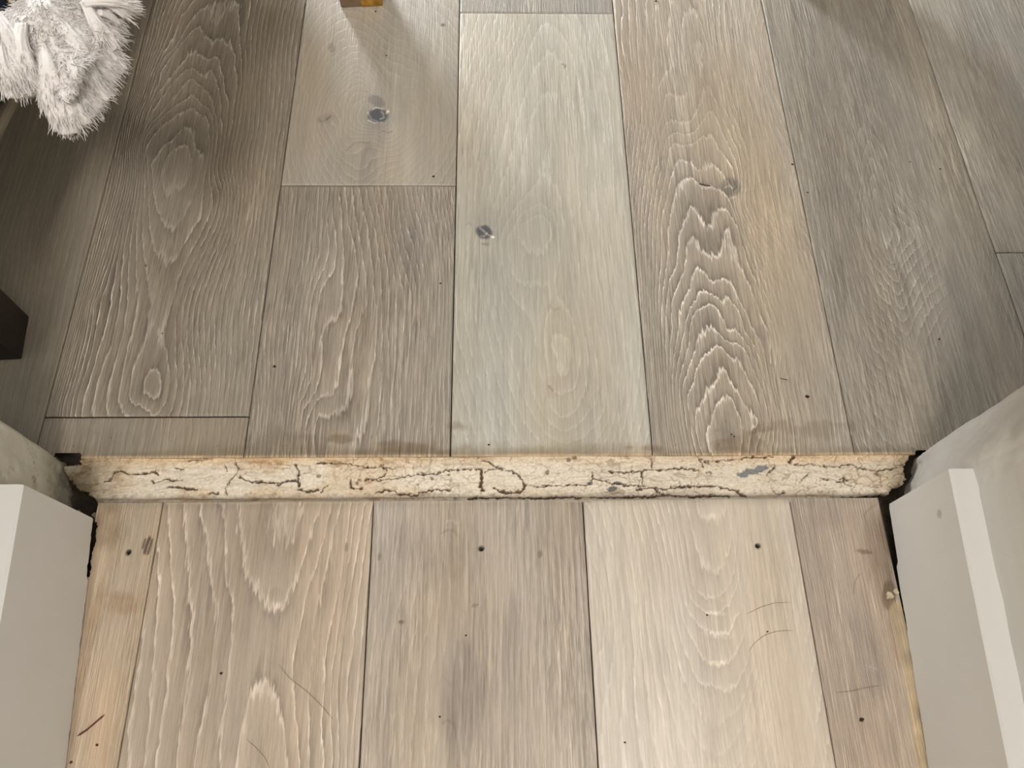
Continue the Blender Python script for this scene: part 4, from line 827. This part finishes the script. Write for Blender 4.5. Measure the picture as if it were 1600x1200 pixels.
        for i in range(nl + 1):
            t = i / nl; ct = pr + d_ * t * .93 + s1 * bend * Ld * math.sin(t * 2.6) + s2 * .10 * Ld * math.sin(t * 3.1)
            rad_ = wd * (.55 + .65 * t - .35 * max(0, t - .8) / .2)
            for a_ in range(ns):
                an = a_ * 2 * math.pi / ns
                grv = .80 + .42 * vnoise(np.array([p0 + 6.0 * a_ / ns * 2.2 if a_ < ns else p0]), np.array([t * 2.5 + ti]), 4)[0] + .10 * math.sin(9 * an + 5 * t + ti)
                end = (rr.rand() * .004 if i == nl else 0)
                Vs.append(ct + (s1 * math.cos(an) * 1.15 + s2 * math.sin(an) * .8) * rad_ * grv + dn * end)
        for i in range(nl):
            for a_ in range(ns): x0 = i * ns + a_; x1 = i * ns + (a_ + 1) % ns; Qs.append((x0, x1, x1 + ns, x0 + ns))
        Qs.append(tuple(range(ns))[::-1]); Qs.append(tuple(range(nl * ns, (nl + 1) * ns)))
        nf = 150; tt_ = .30 + .66 * rr.rand(nf) ** .6; aa = rr.rand(nf) * 6.283                     # stray fibres and the frayed end
        rf = wd * (.55 + .65 * tt_) * np.where(rr.rand(nf) < .5, .95, rr.rand(nf))
        rf = np.where(tt_ < .85, wd * (.55 + .65 * tt_) * .9, rf)
        pf = pr + d_ * (tt_ * .93)[:, None] + s1 * (bend * Ld * np.sin(tt_ * 2.6))[:, None] + s2 * (.10 * Ld * np.sin(tt_ * 3.1))[:, None] + (s1 * np.cos(aa)[:, None] * 1.1 + s2 * np.sin(aa)[:, None] * .8) * rf[:, None]
        df = dn[None] + (s1 * np.cos(aa)[:, None] + s2 * np.sin(aa)[:, None]) * .22 + rr.randn(nf, 3) * .10
        V3, Q3 = strands(pf, df, np.where(tt_ > .8, .0085, .006) * (.5 + .7 * rr.rand(nf)), .00042, .12, 4, 20 + ti)
        nb_ = len(Vs); Vs = np.r_[np.array(Vs), V3]; Qs = Qs + [tuple(i + nb_ for i in q_) for q_ in Q3]
        link_mesh('tassel', Vs, Qs, FLEECE, root, smooth=True)
build_throw()

# mustard cloth folded over the edge of the seat, behind the throw
s0 = (.575 - r0[1]) / dr[1]; e0 = r0 + dr * s0; e1_ = pa + dr * .01; ou = -nr
prof_ = [(.004, .205), (.005, .30), (.004, .352), (-.004, .366), (-.10, .366), (-.10, .3625), (-.012, .3625), (-.0005, .350), (-.0005, .205)]
V_ = []
for k_ in range(13):
    b_ = e0 + (e1_ - e0) * k_ / 12
    for a_, z_ in prof_: V_.append((b_[0] + ou[0] * (a_ + .002 * math.sin(k_ * 1.3) * (a_ > 0)), b_[1] + ou[1] * a_, z_ + (.004 * math.sin(k_) if z_ < .21 else 0)))
n9 = len(prof_); F_ = [(k_ * n9 + i, k_ * n9 + (i + 1) % n9, (k_ + 1) * n9 + (i + 1) % n9, (k_ + 1) * n9 + i) for k_ in range(12) for i in range(n9)]
F_ += [tuple(range(n9))[::-1], tuple(range(12 * n9, 13 * n9))]
o = link_mesh('folded_cloth', V_, F_, MUSTARD, smooth=False, loc=(float(e0[0]), float(e0[1]), .36)); tag(o, 'mustard cloth showing behind the cream throw in the top left corner', 'cloth')

# ---------------------------------------------------------------- cabinet whose foot shows at the top edge
fa = unp(533, 12.5)[:2]; fb_ = unp(597, 9)[:2]
cab = empty('cabinet', (float(fa[0]), float(fa[1]), 0)); tag(cab, 'cabinet whose square brown leg with worn brass foot shows at the top edge', 'cabinet')
def cab_leg(x0, y0, x1, y1, d=.045):
    e1 = np.array([x1 - x0, y1 - y0]); e1 /= np.linalg.norm(e1); e2 = np.array([-e1[1], e1[0]])
    a_, b_ = np.array([x0, y0]), np.array([x1, y1]); pl = [a_, b_, b_ + e2 * d, a_ + e2 * d]
    V_, F_ = prism(pl, .0, pl, .1495); lg = bevel(link_mesh('leg', V_, F_, BROWN, cab), .0012)
    k0 = a_ + (b_ - a_) * .50; ce = e2 * .0012; ex = e1 * .0008
    pl = [k0 - ce, b_ - ce + ex, b_ + e2 * d * .9 + ex, k0 + e2 * d * .9]
    V_, F_ = prism(pl, .0005, pl, .035); me = link_mesh('brass_cap', V_, F_, BRASS); me.parent = lg; me.data.transform(Matrix.Translation(-Vector(cab.location))); bevel(me, .0012)
    me['label'] = 'worn brass cap'
cab_leg(fa[0], fa[1], fb_[0], fb_[1])
cab_leg(fa[0] + .56, fa[1] + .045, fb_[0] + .60, fb_[1] + .045)
V_, F_ = box(-.16, .84, fa[1] - .005, fa[1] + .33, .15, .70); bevel(link_mesh('body', V_, F_, BROWN, cab), .003)
V_, F_ = box(-.95, -.2505, 1.02, 1.15, .0, .48); bevel(link_mesh('daylight_block', V_, F_, BROWN, cab), .003)  # unseen box added to keep the daylight off the left floor
V_, F_ = box(-.25, -.1605, 1.02, 1.15, .15, .70); bevel(link_mesh('side_rail', V_, F_, BROWN, cab), .003)

# ---------------------------------------------------------------- small litter on the floors
def tube(name, pts, rad, m_, label, cat, group=None):
    pts = np.array(pts, float); d = np.r_[0, np.cumsum(np.linalg.norm(np.diff(pts, axis=0), axis=1))]; n_ = 26; t = np.linspace(0, d[-1], n_)
    P = np.c_[[np.interp(t, d, pts[:, i]) for i in range(3)]].T
    for _ in range(4): P[1:-1] = (P[:-2] + P[2:] + 2 * P[1:-1]) / 4
    V = []; Q = []
    for i in range(n_):
        tg = P[min(i + 1, n_ - 1)] - P[max(i - 1, 0)]; tg /= np.linalg.norm(tg); s1 = np.cross(tg, (0, 0, 1)); s1 /= np.linalg.norm(s1); s2 = np.cross(s1, tg)
        r_ = rad * (1 if 1 < i < n_ - 2 else .5)
        for a_ in range(5): V.append(P[i] + (s1 * math.cos(a_ * 1.2566) + s2 * math.sin(a_ * 1.2566)) * r_)
    for i in range(n_ - 1):
        for a_ in range(5): x0 = i * 5 + a_; x1 = i * 5 + (a_ + 1) % 5; Q.append((x0, x1, x1 + 5, x0 + 5))
    Q.append(tuple(range(5))[::-1]); Q.append(tuple(range(n_ * 5 - 5, n_ * 5)))
    o = link_mesh(name, V, Q, m_, smooth=True, loc=tuple(P[n_ // 2])); return tag(o, label, cat, group)
def fl(pts, z): return [tuple(unp(x, y, z)) for x, y in pts]
for pts, lab in (([(436,1038),(452,1060),(480,1080),(505,1105),(520,1124)], 'thin brown hair curving over the wide-grained hall plank, longer one of two'),
                 ([(385,1155),(402,1170),(415,1185),(420,1198)], 'thin brown hair near the bottom edge on the wide-grained hall plank'),
                 ([(1170,1018),(1178,1005),(1195,992),(1215,986),(1240,985)], 'thin hair looping beside the seam on the palest hall plank'),
                 ([(1165,960),(1190,948),(1210,942),(1235,941)], 'thin hair above the looping one on the palest hall plank'),
                 ([(1335,930),(1334,915),(1340,900),(1348,895)], 'short curled hair on the narrow right-hand hall plank'),
                 ([(1348,806),(1360,794),(1372,786)], 'short hair lying by the strip on the narrow right-hand hall plank'),
                 ([(1305,1082),(1330,1080),(1350,1075),(1375,1071)], 'thin hair low on the narrow right-hand hall plank')):
    tube('hair', fl(pts, .0005), .00014, HAIR, lab, 'hair', 'stray hairs on the hall floor')
tube('splinter', fl([(121,1150),(135,1141),(150,1128),(163,1117)], .0009), .0007, SPL, 'dark red splinter on the narrow left-hand hall plank', 'splinter')
tube('twig', fl([(1092,287),(1100,289),(1111,291)], .0007), .0006, DEBRIS, 'tiny dark twig on the cathedral-grained plank beside its knot', 'twig')
tube('twig', fl([(1219,591),(1231,594)], .0005), .0004, SPL, 'tiny reddish fibre on the cathedral-grained plank above the strip', 'fibre')
def chunk(name, x, y, r_, h, m_, label, cat, group=None, seed=0, z0=0.):
    rr = np.random.RandomState(seed + 50); P = unp(x, y); V = []; Q = []; n_ = 9
    ring = r_ * (.65 + .6 * rr.rand(n_)); st = rr.rand() * 6
    for lv, (zz, k_) in enumerate(((0.0002, 1), (h * .5, .95), (h, .45))):
        for i in range(n_):
            a_ = st + i * 2 * math.pi / n_; V.append((P[0] + ring[i] * k_ * math.cos(a_), P[1] + ring[i] * k_ * .8 * math.sin(a_), z0 + zz * (1 + .3 * rr.rand())))
    for lv in range(2):
        for i in range(n_): a_ = lv * n_ + i; b_ = lv * n_ + (i + 1) % n_; Q.append((a_, b_, b_ + n_, a_ + n_))
    Q.append(tuple(range(n_))[::-1]); Q.append(tuple(range(2 * n_, 3 * n_)))
    o = link_mesh(name, V, Q, m_, loc=(P[0], P[1], z0)); return tag(o, label, cat, group)
CR_ = [(677,276,.0016,'dark crumb on the knotty plank just above its end joint'), (1261,620,.0022,'dark crumb by the seam of the cathedral-grained plank above the strip'), (1262,301,.0011,'dark speck on the tan side of the cathedral-grained plank'), (1238,257,.0014,'dark speck at the seam right of the cathedral-grained plank'),
       (587,18,.0012,'dark speck just below the brass foot'), (604,87,.0011,'dark speck on the knotty plank below the brass foot'), (429,573,.0016,'dark crumb near the left seam of the wavy-grained plank'), (688,443,.0012,'dark speck near the right seam of the wavy-grained plank'),
       (228,415,.0010,'dark speck on the arched-grain plank at left, high one'), (254,521,.0009,'dark speck on the arched-grain plank at left, low one'), (764,695,.0013,'dark crumb in the grime touching the strip below the pale plank'), (1025,2,.0016,'dark crumb at the top edge of the cathedral-grained plank'),
       (1346,1125,.0022,'red-brown flake low on the narrow right-hand hall plank'), (1199,987,.0010,'dark speck inside the looping hair on the palest hall plank'), (1105,961,.0011,'dark speck beside the pale crescents on the palest hall plank'), (976,1160,.0011,'dark speck low on the palest hall plank'), (728,993,.0010,'dark speck in the middle of the blotchy hall plank'),
       (687,1120,.0010,'dark speck at the grey tongue low on the blotchy hall plank'), (152,1164,.0014,'dark crumb just below the red splinter'), (111,1191,.0014,'dark crumb at the foot of the left skirting board'), (346,1052,.0013,'brown speck on the wide-grained hall plank'), (1469,264,.0011,'dark speck on the grey herringbone-grained plank'), (1467,530,.0014,'dark speck below the herringbone figure of the grey plank'),
       (1147,682,.0009,'left one of the tiny specks on the cathedral-grained plank by the strip'), (1143,679,.0010,'right one of the tiny specks on the cathedral-grained plank by the strip'), (1422,253,.0009,'dark speck above the herringbone figure of the grey plank')]
for i, (x, y, r_, lab) in enumerate(CR_):
    chunk('crumb', x, y, r_, r_ * .7, DEBRIS, lab, 'crumb', 'dark crumbs and specks on the planks', i)
for i, (x, y, r_, lab) in enumerate([(1390,931,.0040,'pale plaster crumb in the hole by the right skirting board, larger one'), (1399,924,.0028,'pale plaster crumb against the right skirting board, smaller one'), (141,801,.0026,'pale plaster crumb in the dark gap by the left skirting board')]):
    chunk('plaster_crumb', x, y, r_, r_ * .6, CRUMB, lab, 'crumb', 'pale plaster crumbs by the skirting boards', 80 + i, -.0085 if i == 2 else 0)
